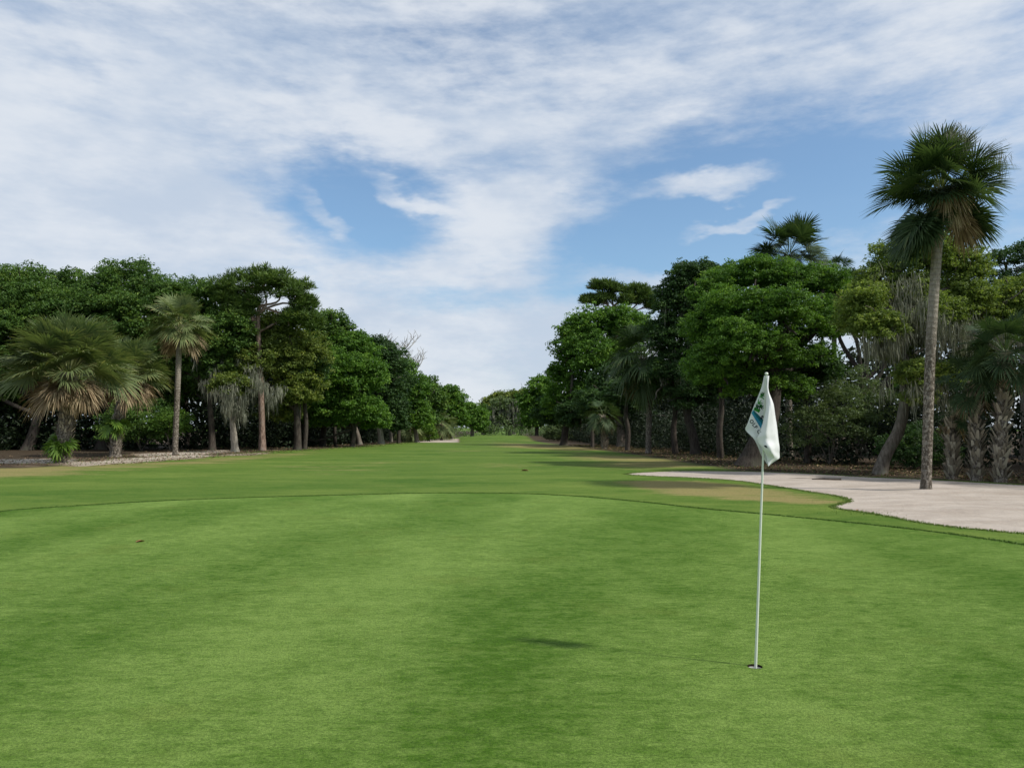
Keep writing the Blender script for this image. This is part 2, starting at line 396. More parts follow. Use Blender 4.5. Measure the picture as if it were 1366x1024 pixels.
for pts, wt, sft in (([(820, 640), (940, 641), (1060, 655), (1125, 668), (1100, 674), (960, 666), (850, 655)], 0.95, 1.0),
                ([(660, 590), (800, 594), (860, 600), (760, 601), (660, 596)], 0.9, 4), ([(330, 622), (520, 616), (560, 622), (430, 632)], 0.5, 4),
                ([(590, 618), (720, 616), (760, 622), (620, 626)], 0.5, 3), ([(760, 602), (930, 612), (1000, 625), (830, 626), (770, 615)], 0.8, 3),
                ([(-100, 625), (200, 616), (420, 601), (440, 606), (250, 622), (0, 640), (-100, 642)], 0.75, 3), ([(560, 600), (700, 598), (700, 604), (560, 606)], 0.35, 4),
                ([(705, 582), (735, 583), (735, 590), (690, 588)], 0.6, 3)):
    dry = np.maximum(dry, wt * ss(sd_poly(P2, gp(pts)), -sft, sft))
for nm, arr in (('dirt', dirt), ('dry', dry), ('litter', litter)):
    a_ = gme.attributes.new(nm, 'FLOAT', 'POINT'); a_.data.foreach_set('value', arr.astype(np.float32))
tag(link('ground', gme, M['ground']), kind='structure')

def smooth_closed(pts, n=8, jit=0.0, jit_fine=0.0, seed=0):
    """Catmull-Rom through closed polygon with ragged jitter"""
    r = np.random.default_rng(seed); P = np.array(pts, float); out = []
    m = len(P)
    for i in range(m):
        p0, p1, p2, p3 = P[i - 1], P[i], P[(i + 1) % m], P[(i + 2) % m]
        for k in range(n):
            t = k / n
            out.append(0.5 * ((2 * p1) + (-p0 + p2) * t + (2 * p0 - 5 * p1 + 4 * p2 - p3) * t * t + (-p0 + 3 * p1 - 3 * p2 + p3) * t ** 3))
    out = np.array(out)
    if jit_fine: out += r.normal(size=out.shape) * jit_fine
    return out
def sheet(name, outline, z, mat, holes=(), inner=None, smooth=True, zf=None):
    vs = [Vector(p) for p in outline]; n = len(vs)
    ed = [(i, (i + 1) % n) for i in range(n)]
    for h in holes:
        k = len(vs); m = len(h); vs += [Vector(p) for p in h]; ed += [(k + i, k + (i + 1) % m) for i in range(m)]
    if inner is not None: vs += [Vector(p) for p in inner]
    v2, e2, f2, *_ = delaunay_2d_cdt(vs, ed, [], 0, 1e-6)
    A = np.array([tuple(v) for v in v2]); Ft = np.array([f for f in f2 if len(f) == 3])
    c = A[Ft].mean(axis=1); ok = sd_poly(c, outline) > 0
    for h in holes: ok &= sd_poly(c, h) < 0
    Ft = Ft[ok]
    zz = np.full(len(A), z) if zf is None else zf(A)
    return link(name, mesh_np(name, np.column_stack([A, zz]), Ft, None, smooth), mat)

# putting green: everything inside the collar line
GREEN_PX = [(-160, 709), (0, 682.5), (100, 675), (200, 669), (310, 664.5), (430, 661), (575, 657.8), (683, 658.2), (770, 662), (860, 670), (933, 678), (1020, 686), (1108, 694.5), (1233, 708), (1366, 727), (1500, 752)]
gpts = gp(GREEN_PX)
gpts += [(11.5, 6.0), (11.5, 1.0), (10, -6), (-2, -9), (-12, -6), (-16, 3), (-15.5, 9)]
GREEN = smooth_closed(gpts, 10, jit_fine=0.008, seed=3)
circ = [(HOLE.x + 0.054 * math.cos(a), HOLE.y + 0.054 * math.sin(a)) for a in np.linspace(0, 2 * math.pi, 49)[:-1]]
tag(sheet('putting_green', GREEN, 0.004, M['green'], holes=[circ]), kind='structure')

BUNK_PX = [(836, 632), (900, 628.5), (1000, 629), (1080, 632), (1150, 636), (1240, 640), (1366, 647), (1520, 655), (1560, 690), (1500, 722), (1366, 711.5), (1300, 706), (1240, 699), (1180, 688), (1150, 683),
           (1112, 677), (1122, 672), (1133, 668), (1118, 662), (1080, 656), (1030, 648), (980, 641), (920, 637), (870, 635)]
BUNK = smooth_closed(gp(BUNK_PX), 22, jit_fine=0.018, seed=4)
r_ = RNG.uniform([2, 10], [26, 36], (9000, 2)); r_ = r_[sd_poly(r_, BUNK) > 0.15]
TALL = gnd(1235, 656)
def zsand(A):
    d = sd_poly(A, BUNK)
    z = 0.005 + 0.05 * np.exp(-((A[:, 0] - TALL.x) ** 2 + (A[:, 1] - TALL.y) ** 2) / 0.55) * ss(d, 0, 0.4)
    z += ss(d, 0.2, 1.2) * 0.02 * (1 + np.sin(A[:, 0] * 1.7 + np.sin(A[:, 1] * 1.3)) * np.cos(A[:, 1] * 2.1 + A[:, 0] * .6))
    return z
tag(sheet('bunker_sand', BUNK, 0.0, M['sand'], inner=r_, zf=zsand), kind='structure')

# ------------------------------------------------------------------ blades of longer grass (collar line, bunker lip)
def blades(pts, h, w_, acc, tone=0.5, lean=0.5):
    n = len(pts); a = RNG.uniform(0, 2 * math.pi, n); hh = h * RNG.uniform(0.5, 1.2, n)
    s = np.stack([np.cos(a), np.sin(a), np.zeros(n)], 1) * (w_ * RNG.uniform(.6, 1.2, n))[:, None]
    l = rnd_dirs(n) * (hh * lean)[:, None]; l[:, 2] = hh
    p = np.column_stack([pts, np.full(n, 0.002)]) if pts.shape[1] == 2 else pts
    Vb = np.stack([p - s, p + s, p + l * 0.6 + s * 0.6, p + l], 1).reshape(-1, 3)
    acc.add(Vb, np.arange(4 * n).reshape(n, 4), np.clip(RNG.normal(tone, .2, n), 0, 1))
def along(poly, n, width, shift=0.0):
    P = np.asarray(poly); seg = np.roll(P, -1, 0) - P; L = np.linalg.norm(seg, axis=1)
    i = RNG.choice(len(P), n, p=L / L.sum()); t = RNG.random(n)
    q = P[i] + seg[i] * t[:, None]
    nn = np.stack([seg[i, 1], -seg[i, 0]], 1) / (L[i, None] + 1e-9)
    return q + nn * (RNG.normal(0, width, n) + shift)[:, None]
acc = Acc()
q = along(GREEN, 42000, 0.035); q = q[q[:, 1] > 8]
blades(q, 0.03, 0.006, acc, 0.3)
tag(link('collar_grass', acc.mesh('collar_grass'), M['grass_blades']), 'line of dark longer grass ringing the back of the putting green', 'grass', kind='stuff')
acc = Acc()
q = along(BUNK, 16000, 0.06); q = q[(q[:, 0] < 22)]
blades(q, 0.03, 0.009, acc, 0.75)
# sparse tufts at the grass tongue reaching into the sand
tg = gp([(1060, 662), (1095, 668), (1125, 669), (1105, 673), (1160, 684), (1000, 648)])
for c in tg[4:5]:
    q = np.array(c) + RNG.normal(0, [0.55, 0.3], (160, 2)); blades(q, 0.03, 0.007, acc, 0.6)
tag(link('bunker_edge_grass', acc.mesh('bunker_edge_grass'), M['grass_blades']), 'ragged grass fringe along the lip of the sand bunker', 'grass', kind='stuff')

# ------------------------------------------------------------------ flagstick, flag and cup
def tube(path, radii, sides=12, cap=True, wob=0.0, seed=0):
    r = np.random.default_rng(seed)
    P = np.array([tuple(p) for p in path], float); n = len(P)
    T = np.gradient(P, axis=0); T = norm(T)
    ref = np.array([1.0, 0, 0]) if abs(T[0][0]) < 0.9 else np.array([0, 1.0, 0])
    V = []; u = ref - T[0] * (ref @ T[0]); u /= np.linalg.norm(u)
    ang = np.linspace(0, 2 * math.pi, sides + 1)[:-1]
    wv = 1 + wob * np.sin(ang * 3 + r.random() * 6) * 0.6 + wob * np.sin(ang * 5 + r.random() * 6) * .4
    for i in range(n):
        u = u - T[i] * (u @ T[i]); u /= np.linalg.norm(u); v = np.cross(T[i], u)
        rr = radii[i] * (wv + r.normal(0, wob * 0.25, sides))
        V.append(P[i] + np.outer(np.cos(ang) * rr, u) + np.outer(np.sin(ang) * rr, v))
    V = np.concatenate(V)
    i, j = np.meshgrid(np.arange(n - 1), np.arange(sides), indexing='ij'); i = i.ravel(); j = j.ravel(); j2 = (j + 1) % sides
    Fc = np.stack([i * sides + j, i * sides + j2, (i + 1) * sides + j2, (i + 1) * sides + j], 1)
    if cap:
        k = len(V); V = np.vstack([V, P[-1:], P[:1]]); ct = np.arange(sides); c2 = (ct + 1) % sides
        b = (n - 1) * sides
        Fc = np.vstack([Fc, np.stack([b + ct, b + c2, np.full(sides, k), np.full(sides, k)], 1)]) if False else Fc
    return V, Fc
def curve(pts, n=24):
    P = np.array([tuple(p) for p in pts], float)
    Q = np.vstack([2 * P[0] - P[1], P, 2 * P[-1] - P[-2]]); out = []
    m = len(P) - 1
    for k in range(n + 1):
        s = k / n * m; i = min(int(s), m - 1); t = s - i
        p0, p1, p2, p3 = Q[i:i + 4]
        out.append(0.5 * ((2 * p1) + (-p0 + p2) * t + (2 * p0 - 5 * p1 + 4 * p2 - p3) * t * t + (-p0 + 3 * p1 - 3 * p2 + p3) * t ** 3))
    return np.array(out)

FY = HOLE.y
pole = thing('flagstick', 'thin white flagstick standing in the hole on the putting green', 'flagstick', HOLE)
top = at(1021.8, 501, FY)
base = HOLE + Vector((0, 0, -0.10))
pp = [base + (top - base) * t for t in np.linspace(0, 1, 14)]
V_, F_ = tube([p - HOLE for p in pp], [0.0105 - 0.004 * t for t in np.linspace(0, 1, 14)], 16)
link('pole', mesh_np('pole', V_, F_, None, True), M['stick'], pole)
def uvsphere(c, r, n=14, sz=1.0):
    P = []; 
    for i in range(n + 1):
        th = math.pi * i / n
        P.append((r * math.sin(th) + 1e-5, c[2] + r * sz * math.cos(th)))
    a = np.linspace(0, 2 * math.pi, 2 * n + 1)[:-1]; V = []
    for rr, z in P: V.append(np.stack([c[0] + rr * np.cos(a), c[1] + rr * np.sin(a), np.full(2 * n, z)], 1))
    V = np.concatenate(V); m = 2 * n
    i, j = np.meshgrid(np.arange(n), np.arange(m), indexing='ij'); i = i.ravel(); j = j.ravel()
    return V, np.stack([i * m + j, (i + 1) * m + j, (i + 1) * m + (j + 1) % m, i * m + (j + 1) % m], 1)
V_, F_ = uvsphere(at(1022.5, 498.6, FY) - HOLE, 0.013)
link('finial', mesh_np('finial', V_, F_, None, True), M['stick'], pole)
# ferrule in the cup
V_, F_ = tube([(0, 0, -0.10), (0, 0, -0.04), (0, 0, -0.03), (0, 0, -0.028)], [0.017, 0.017, 0.016, 0.011], 16)
link('ferrule', mesh_np('ferrule', V_, F_, None, True), M['stick'], pole)
# cup
cup = thing('golf_cup', 'round hole cut in the turf with a white liner around the flagstick foot', 'golf hole', HOLE)
V_, F_ = tube([(0, 0, -0.13), (0, 0, -0.012)], [0.0525, 0.0525], 48)
V_ = np.vstack([V_, [[0, 0, -0.13]]]); 
dsk = np.array([[i, (i + 1) % 48, len(V_) - 1, len(V_) - 1] for i in range(48)])
link('liner', mesh_np('liner', V_, F_, None, True), M['cup'], cup)
V2, F2 = tube([(0, 0, -0.02), (0, 0, 0.0045)], [0.0545, 0.0545], 48)
link('soil_rim', mesh_np('soil_rim', V2, F2, None, True), M['soil'], cup)
a_ = np.linspace(0, 2 * math.pi, 49)[:-1]
disc = np.vstack([np.stack([0.053 * np.cos(a_), 0.053 * np.sin(a_), np.full(48, -0.128)], 1), [[0, 0, -0.128]]])
link('cup_floor', mesh_np('cup_floor', disc, np.array([[i, (i + 1) % 48, 48] for i in range(48)]), None, False), M['soil'], cup)

# flag: limp cloth with one S fold
ROWS = [((1019.4, 501), (1022.5, 501), (1026, 501)), ((1015.5, 517), (1022.6, 518), (1025.2, 520)), ((1005, 542), (1022, 541), (1032.5, 540)),
        ((997.5, 563), (1018, 562), (1036, 560)), ((994.9, 572), (1013.5, 577), (1037.5, 580)), ((1001, 580), (1010.5, 584), (1038.8, 592)),
        ((1006, 586), (1013, 592), (1039.7, 602)), ((1011, 597), (1018, 600), (1040.2, 610)), ((1015.5, 606.5), (1022, 608), (1035, 614)), ((1024, 620), (1024.8, 621.5), (1026, 620.5))]
flag = thing('golf_flag', 'limp white golf flag with green palm and blue wave print hanging from the flagstick', 'flag', top)
ctrl = []
for k, (L_, F__, R_) in enumerate(ROWS):
    g = min(1.0, k / 3.0) * (1.0 if k < 8 else 0.4)
    Fb = (F__[0] + 5.5 * g * (1 if k < 6 else .3), F__[1] + 1 * g)
    ctrl.append([at(L_[0], L_[1], FY - 0.005 + 0.015 * g), at(Fb[0], Fb[1], FY + 0.03 + 0.03 * g), at(F__[0], F__[1], FY - 0.012 - 0.03 * g), at((F__[0] * 0.45 + R_[0] * 0.55), (F__[1] + R_[1]) / 2, FY - 0.03 - 0.055 * g), at(R_[0], R_[1], FY - 0.01 + 0.055 * g)])
NR = 70; cols = [curve([c[j] for c in ctrl], NR) for j in range(5)]
Vf = []; NC = 0
for i in range(NR + 1):
    c = [cols[j][i] for j in range(5)]
    rowp = []
    for (a, b, n) in ((0, 1, 12), (1, 2, 5)):
        for k in range(n): rowp.append(c[a] + (c[b] - c[a]) * k / n)
    n = 16
    for k in range(n + 1):
        t = k / n
        rowp.append((1 - t) ** 2 * c[2] + 2 * t * (1 - t) * (2 * c[3] - 0.5 * c[2] - 0.5 * c[4]) + t * t * c[4])
    NC = len(rowp)
    v = i / NR
    for k, p in enumerate(rowp):
        u = k / (NC - 1)
        amp = 0.017 * min(1, v * 4) * (1 - 0.3 * v)
        p = p.copy()
        p[1] += amp * (math.sin(9 * u + 14 * v + 1.0) * 0.5 + math.sin(23 * u - 9 * v) * 0.35 + math.sin(5 * u + 30 * v) * 0.25)
        Vf.append(p - np.array(top))
Vf = np.array(Vf)
i, j = np.meshgrid(np.arange(NR), np.arange(NC - 1), indexing='ij'); q = (i * NC + j).ravel()
Ff = np.stack([q, q + 1, q + NC + 1, q + NC], 1)
fl = link('cloth', mesh_np('cloth', Vf, Ff, None, True), M['cloth'], flag)
bvh = BVHTree.FromPolygons([tuple(v + np.array(top)) for v in Vf], [tuple(int(x) for x in f) for f in Ff])
camp = Vector((0, 0, CAM_H))
def cast(px, py, off=0.0015):
    d = ray(px, py).normalized(); h = bvh.ray_cast(camp, d)
    return None if h[0] is None else h[0] - d * off - top
def decal(name, tris2d, mat, off=0.0015):
    """tris2d: polygons in photo pixels lying on the cloth"""
    a = Acc()
    for poly in tris2d:
        ps = [cast(x, y, off) for x, y in poly]
        if any(p is None for p in ps): continue
        if max((ps[i] - ps[i - 1]).length for i in range(len(ps))) > 0.04: continue
        if len(ps) == 3: ps.append(ps[2])
        for k in range(1, len(ps) - 1):
            a.add([ps[0], ps[k], ps[k + 1]], [[0, 1, 2]])
    if a.n: link(name, a.mesh(name), mat, flag)
def gridpoly(pA, pB, pC, pD, n=6, m=4):
    out = []
    A, B, C_, D = map(np.array, (pA, pB, pC, pD))
    f = lambda u, v: tuple((1 - v) * ((1 - u) * A + u * B) + v * ((1 - u) * D + u * C_))
    for a in range(n):
        for b in range(m): out.append([f(a / n, b / m), f((a + 1) / n, b / m), f((a + 1) / n, (b + 1) / m), f(a / n, (b + 1) / m)])
    return out
Z = lambda x, y: (960 + x / 6.4, 480 + y / 6.4)
def leafpoly(cx, cy, ang, L, wd):
    c, s = math.cos(ang), math.sin(ang)
    f = lambda u, v: Z(cx + c * u - s * v, cy + s * u + c * v)
    return [[f(0, -wd * .3), f(L * .5, -wd), f(L, 0), f(L * .5, wd * .6)], [f(0, -wd * .3), f(L * .5, wd * .6), f(0, wd * .3)]]
pl = []
for (cx, cy, s) in ((352, 318, 50), (330, 372, 44)):
    for a in (-160, -120, -85, -45, -10, 30, 150, 190): pl += leafpoly(cx, cy, R(a), s, 6)
decal('printed_palm', pl, M['ink_green'], 0.0022)
pl = []
for (cx, cy, s) in ((372, 298, 30), (316, 400, 34), (350, 400, 34)):
    for a in (-150, -100, -60, -20, 20, 60, 120, 170): pl += leafpoly(cx, cy, R(a), s, 6)
decal('printed_leaves', pl, M['ink_dkgreen'], 0.002)
decal('printed_hill', gridpoly(Z(300, 400), Z(350, 425), Z(335, 452), Z(288, 425), 4, 2), M['ink_green'])
decal('printed_wave', gridpoly(Z(285, 425), Z(366, 535), Z(352, 585), Z(272, 455), 9, 4), M['ink_blue'])
decal('printed_shadow_wave', gridpoly(Z(293, 428), Z(372, 510), Z(365, 550), Z(288, 450), 8, 3), M['ink_teal'], 0.0028)
def letters(word, cx, cy, size, ang, name, mat):
    cu = bpy.data.curves.new('tmp', 'FONT'); cu.body = word; cu.size = 1.0; cu.space_character = 1.25; cu.offset = 0.03
    cu.align_x = 'CENTER'; cu.align_y = 'CENTER'
    ob = bpy.data.objects.new('tmp', cu); scene.collection.objects.link(ob)
    bpy.context.view_layer.update()
    me = ob.to_mesh(); me.calc_loop_triangles()
    c, s = math.cos(R(ang)), math.sin(R(ang)); pts = [(v.co.x * size, -v.co.y * size) for v in me.vertices]
    pts = [Z(cx + c * x - s * y, cy + s * x + c * y) for x, y in pts]
    polys = [[pts[k] for k in t.vertices] for t in me.loop_triangles]
    ob.to_mesh_clear(); bpy.data.objects.remove(ob); bpy.data.curves.remove(cu)
    decal(name, polys, mat, 0.0032)
letters('OLF C', 303, 568, 42, 54, 'lettering', M['ink_black'])
letters('ls', 357, 478, 72, 50, 'lettering', M['ink_black'])
decal('printed_mark', [[Z(376, 730), Z(398, 728), Z(410, 752), Z(388, 746)]], M['ink_black'])

# ------------------------------------------------------------------ foliage generator
def leaf_quads(c, nrm, size, aspect, tone):
    n = len(c)
    t = np.cross(nrm, rnd_dirs(n)); t = norm(t); b = np.cross(nrm, t)
    s = size * RNG.uniform(0.65, 1.35, n)
    a = t * (s * 0.5)[:, None]; bb = b * (s * 0.5 * aspect)[:, None]; k = nrm * (s * 0.12)[:, None]
    Vq = np.stack([c - a, c - bb + k, c + a, c + bb + k], 1).reshape(-1, 3)
    return Vq, np.arange(4 * n).reshape(n, 4), tone
def crown(acc, lobes, leaf, dens=1.0, aspect=0.55, sub=0.42, clump=0.17, gap=0.0, flat=0.8, needle=False, under=-0.35):
    """lobes: list of (centre(3), radii(3)).  lobe -> boughs -> leaf clumps -> leaves"""
    LC = np.array([l[0] for l in lobes], float); LR = np.array([l[1] for l in lobes], float)
    for li in range(len(LC)):
        c, rad = LC[li], LR[li]; rm = (rad[0] * rad[1] * rad[2]) ** (1 / 3)
        sr = rm * sub; area = 4 * math.pi * rm * rm
        ns = max(6, int(area / (math.pi * sr * sr) * 3.0 * (1 - gap)))
        d = rnd_dirs(ns * 2); d = d[d[:, 2] > -0.75][:ns]
        d = d[(d[:, 1] < 0.45) | (RNG.random(len(d)) < 0.5)]
        sc = c + d * rad * RNG.uniform(0.55, 0.98, (len(d), 1))
        # drop boughs buried in a neighbouring lobe
        ok = np.ones(len(sc), bool)
        for lj in range(len(LC)):
            if lj != li: ok &= (np.linalg.norm((sc - LC[lj]) / LR[lj], axis=1) > 0.62)
        sc = sc[ok]
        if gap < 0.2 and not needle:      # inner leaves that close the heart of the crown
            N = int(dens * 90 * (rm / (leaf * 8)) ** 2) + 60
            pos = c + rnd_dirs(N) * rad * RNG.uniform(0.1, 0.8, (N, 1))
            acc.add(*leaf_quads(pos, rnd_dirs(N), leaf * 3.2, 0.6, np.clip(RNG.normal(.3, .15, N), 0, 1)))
        for s_ in sc:
            r1 = sr * RNG.uniform(0.6, 1.25)
            cr = max(rm * clump * RNG.uniform(0.8, 1.3), leaf * 1.6)
            nc = max(5, int(3.0 * (r1 / cr) ** 2))
            dd = rnd_dirs(nc); dd = dd[dd[:, 2] > -0.45]
            cc = s_ + dd * np.array([r1, r1, r1 * flat]) * RNG.uniform(0.35, 1.05, (len(dd), 1))
            nl = max(8, int(dens * 3.3 * (cr / leaf) ** 2 / aspect * 0.8))
            btone = RNG.normal(0, 0.12)
            N = len(cc) * nl
            if N == 0: continue
            ld = rnd_dirs(N); ld[:, 2] = np.where((ld[:, 2] < under), -ld[:, 2], ld[:, 2])
            crr = np.repeat(RNG.uniform(0.7, 1.2, len(cc)), nl)[:, None] * cr
            pos = np.repeat(cc, nl, 0) + ld * crr * np.array([1, 1, 0.7]) * RNG.uniform(0.35, 1.1, (N, 1))
            nm = norm(ld * 0.8 + rnd_dirs(N) * 0.9 + np.array([0, 0, 0.35]))
            tone = np.clip(0.42 + btone + np.repeat(RNG.normal(0, 0.13, len(cc)), nl) + RNG.normal(0, 0.16, N), 0, 1)
            if needle:
                nm = norm(np.cross(ld, rnd_dirs(N)))
                t = norm(ld + rnd_dirs(N) * 0.35 + np.array([0, 0, .25])); b = np.cross(nm, t)
                s = leaf * RNG.uniform(1.3, 2.4, N); a = t * (s * 0.5)[:, None]; bb = b * (leaf * 0.13)
                Vq = np.stack([pos - a, pos - bb, pos + a, pos + bb], 1).reshape(-1, 3)
                acc.add(Vq, np.arange(4 * N).reshape(N, 4), tone)
            else:
                acc.add(*leaf_quads(pos, nm, leaf, aspect, tone))
def moss(acc, spots, length, n_per, spread, wd=0.02):
    """clusters of hanging strands"""
    S = np.asarray(spots, float); N = len(S) * n_per
    of = np.clip(RNG.normal(0, 1, (N, 3)), -1.7, 1.7); c = np.repeat(S, n_per, 0) + of * np.array([spread, spread, spread * 0.9])
    Ls = np.repeat(RNG.uniform(0.35, 1.15, len(S)), n_per) * length * RNG.uniform(0.3, 1.1, N) / (1 + 0.9 * of[:, 0] ** 2)
    a = RNG.uniform(0, math.pi, N); s = np.stack([np.cos(a), np.sin(a), np.zeros(N)], 1) * (wd * RNG.uniform(.5, 1.4, N))[:, None]
    tone = np.clip(RNG.normal(0.45, 0.25, N), 0, 1)
    dx = RNG.normal(0, 0.035, (N, 3)); dx[:, 2] = 0
    p = [c]
    for t in (0.35, 0.7, 1.0):
        q = c + dx * t * 2 + RNG.normal(0, 0.012, (N, 3)); q[:, 2] = c[:, 2] - Ls * t; p.append(q)
    ws = (0.6, 1.0, 0.7, 0.08)
    Vm = []
    for k in range(4): Vm += [p[k] - s * ws[k], p[k] + s * ws[k]]
    Vm = np.stack(Vm, 1).reshape(-1, 3); b = np.arange(N)[:, None] * 8
    for k in range(3):
        pass
    Fm = np.concatenate([b + np.array([[2 * k, 2 * k + 1, 2 * k + 3, 2 * k + 2]]) for k in range(3)])
    acc.add(Vm, Fm, np.tile(tone, 3))

def limb_path(p0, p1, sag=0.12, seed=0):
    r = np.random.default_rng(seed); p0 = np.array(p0); p1 = np.array(p1); L = np.linalg.norm(p1 - p0)
    mid = p0 * 0.5 + p1 * 0.5 + r.normal(0, 0.07, 3) * L + np.array([0, 0, -sag * L * 0.3])
    q = p0 * 0.2 + p1 * 0.8 + r.normal(0, 0.05, 3) * L
    return curve([p0, mid, q, p1], 10)
TREE_N = [0]
def px_lobes(Y, L, deep=0.85):
    out = []
    for l in L:
        x, y, rx, ry = l[:4]; dy = l[4] if len(l) > 4 else 0.0
        D = Y + dy; c = at(x, y, D); k = D / F_PX
        out.append((np.array(c), np.array([rx * k, rx * k * deep, ry * k])))
    return out
def tree(name, label, Y, trunk_px, lobes_px, mat, bark, r0, group=None, leaf=None, dens=1.0, gap=0.0, moss_n=0, moss_len=1.2,
         needle=False, sub=0.42, clump=0.16, flat=0.8, limbs=True, moss_at=None, cat='tree', aspect=0.55, fork=None, moss_den=26, moss_w=None):
    """trunk_px: list of photo points from foot to fork"""
    TREE_N[0] += 1; sd_ = TREE_N[0]
    path = [np.array(at(x, y, Y)) for x, y in trunk_px]
    path[0][2] = float(HT(path[0][0], Y)) - 0.05
    b = Vector((path[0][0], Y, max(0.0, path[0][2] + 0.05)))
    t = thing(name, label, cat, b, group)
    org = np.array(b)
    path.insert(1, path[0] * 0.93 + path[1] * 0.07 + np.array([0, 0, 0.12])) if False else None
    P = curve(path, 22); P[0] = [P[1][0] * .6 + P[0][0] * .4, P[0][1], P[0][2]]; rad = np.linspace(1.0, 0.62, 23) * r0
    rad[0] *= 1.3; rad[1] *= 1.15; rad[2] *= 1.06
    V_, F_ = tube(P - org, rad, 14, wob=0.10, seed=sd_)
    link('trunk', mesh_np('trunk', V_, F_, None, True), bark, t)
    lobes = px_lobes(Y, lobes_px)
    if limbs:
        a = Acc(); fk = P[-1]
        for k, (c, rd) in enumerate(lobes):
            s = P[int(22 * (0.72 + 0.28 * ((k * 7) % 5) / 4))] if fork is None else P[-1]
            rr = r0 * 0.42
            L = limb_path(s, c, seed=sd_ * 50 + k); a.add(*tube(L - org, np.linspace(rr, rr * 0.3, 11), 7, wob=0.08, seed=k))
            r3 = np.random.default_rng(sd_ * 99 + k)
            for q in range(4):
                e = c + r3.normal(0, 0.5, 3) * rd * 1.1
                L2 = limb_path(L[5 + q], e, seed=sd_ * 70 + q); a.add(*tube(L2 - org, np.linspace(rr * .45, rr * 0.1, 11), 5, wob=0.05, seed=q))
        link('limbs', a.mesh('limbs', smooth=True), bark, t)
    a = Acc()
    leaf = leaf or max(0.09, 0.0030 * Y)
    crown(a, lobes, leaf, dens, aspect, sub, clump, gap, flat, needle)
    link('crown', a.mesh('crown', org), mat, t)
    sp = []
    if moss_at:
        for (x, y, rx, ry, n) in moss_at:
            for _ in range(n):
                sp.append(np.array(at(x + RNG.normal(0, rx * .5), y + RNG.normal(0, ry * .5), Y + RNG.uniform(-2.2, 0.6))))
    for _ in range(moss_n):
        c, rd = lobes[RNG.integers(len(lobes))]
        d = rnd_dirs(1)[0]; d[2] = -abs(d[2]) * 0.8; d[1] = -abs(d[1])
        sp.append(c + d * rd * 0.9)
    if sp:
        a = Acc(); moss(a, sp, moss_len, moss_den, 0.2, moss_w or max(0.012, 0.0004 * Y))
        link('hanging_moss', a.mesh('hanging_moss', org), M['moss'], t)
    return t

# ------------------------------------------------------------------ palms
def frond(acc, o, azim, elev, pet, fan, droop=0.5, nseg=34, tone=0.4, bend=0.5, fold=0.25, tvar=0.15, half=122, wide=1.0):
    """a fan leaf on an arching stalk"""
    p = np.array(o, float); e = elev; steps = 6; pts = [p.copy()]
    hz = np.array([math.cos(azim), math.sin(azim), 0.0])
    for k in range(steps):
        p = p + (hz * math.cos(e) + np.array([0, 0, math.sin(e)])) * pet / steps
        e -= bend / steps * (0.5 + 0.8 * math.cos(max(-1.4, min(1.4, e)))); pts.append(p.copy())
    S = np.array([-math.sin(azim), math.cos(azim), 0.0])
    T = hz * math.cos(e) + np.array([0, 0, math.sin(e)])
    rollv = RNG.normal(0, 0.45); N = np.cross(T, S)
    N = -N if N[2] < 0 else N
    S, N = S * math.cos(rollv) + N * math.sin(rollv), N * math.cos(rollv) - S * math.sin(rollv)
    pts = np.array(pts)
    w_ = 0.02
    Vp = np.concatenate([np.stack([q - S * w_, q + S * w_]) for q in pts])
    acc.add(Vp, [[2 * k, 2 * k + 1, 2 * k + 3, 2 * k + 2] for k in range(steps)], np.full(steps, min(1, tone + 0.35)))
    a = np.linspace(-R(half), R(half), nseg) + RNG.normal(0, 0.02, nseg)
    un = np.abs(a) / R(half)
    D = np.outer(np.cos(a), T) + np.outer(np.sin(a), S) + np.outer(np.abs(np.sin(a)) * fold, N)
    D = norm(D); Ls = fan * (1 - 0.32 * un ** 2) * RNG.uniform(0.86, 1.1, nseg)
    B = pts[-1] + np.outer((1 - un) * fan * 0.28, T)
    B[:, 2] -= (1 - un) ** 2 * fan * 0.06
    side = norm(np.cross(D, N))
    wd = fan * R(half) * 2 / nseg * wide
    ts = (0.0, 0.5, 0.78, 1.0); ws = (0.06, 0.27, 0.16, 0.012)
    dr = droop * RNG.uniform(0.6, 1.4, nseg)
    rows = []
    for t_, ww in zip(ts, ws):
        q = B + D * (Ls * t_)[:, None]; q[:, 2] -= Ls * dr * max(0, t_ - 0.3) ** 1.7
        q += N * 0.0
        rows += [q - side * (wd * ww), q + side * (wd * ww)]
    Vs = np.stack(rows, 1).reshape(-1, 3); b = np.arange(nseg)[:, None] * 8
    Fs = np.concatenate([b + np.array([[2 * k, 2 * k + 1, 2 * k + 3, 2 * k + 2]]) for k in range(3)])
    tn = np.clip(tone + RNG.normal(0, tvar, nseg), 0, 1)
    acc.add(Vs, Fs, np.concatenate([tn * 0.85, tn, np.clip(tn + 0.15, 0, 1)]))
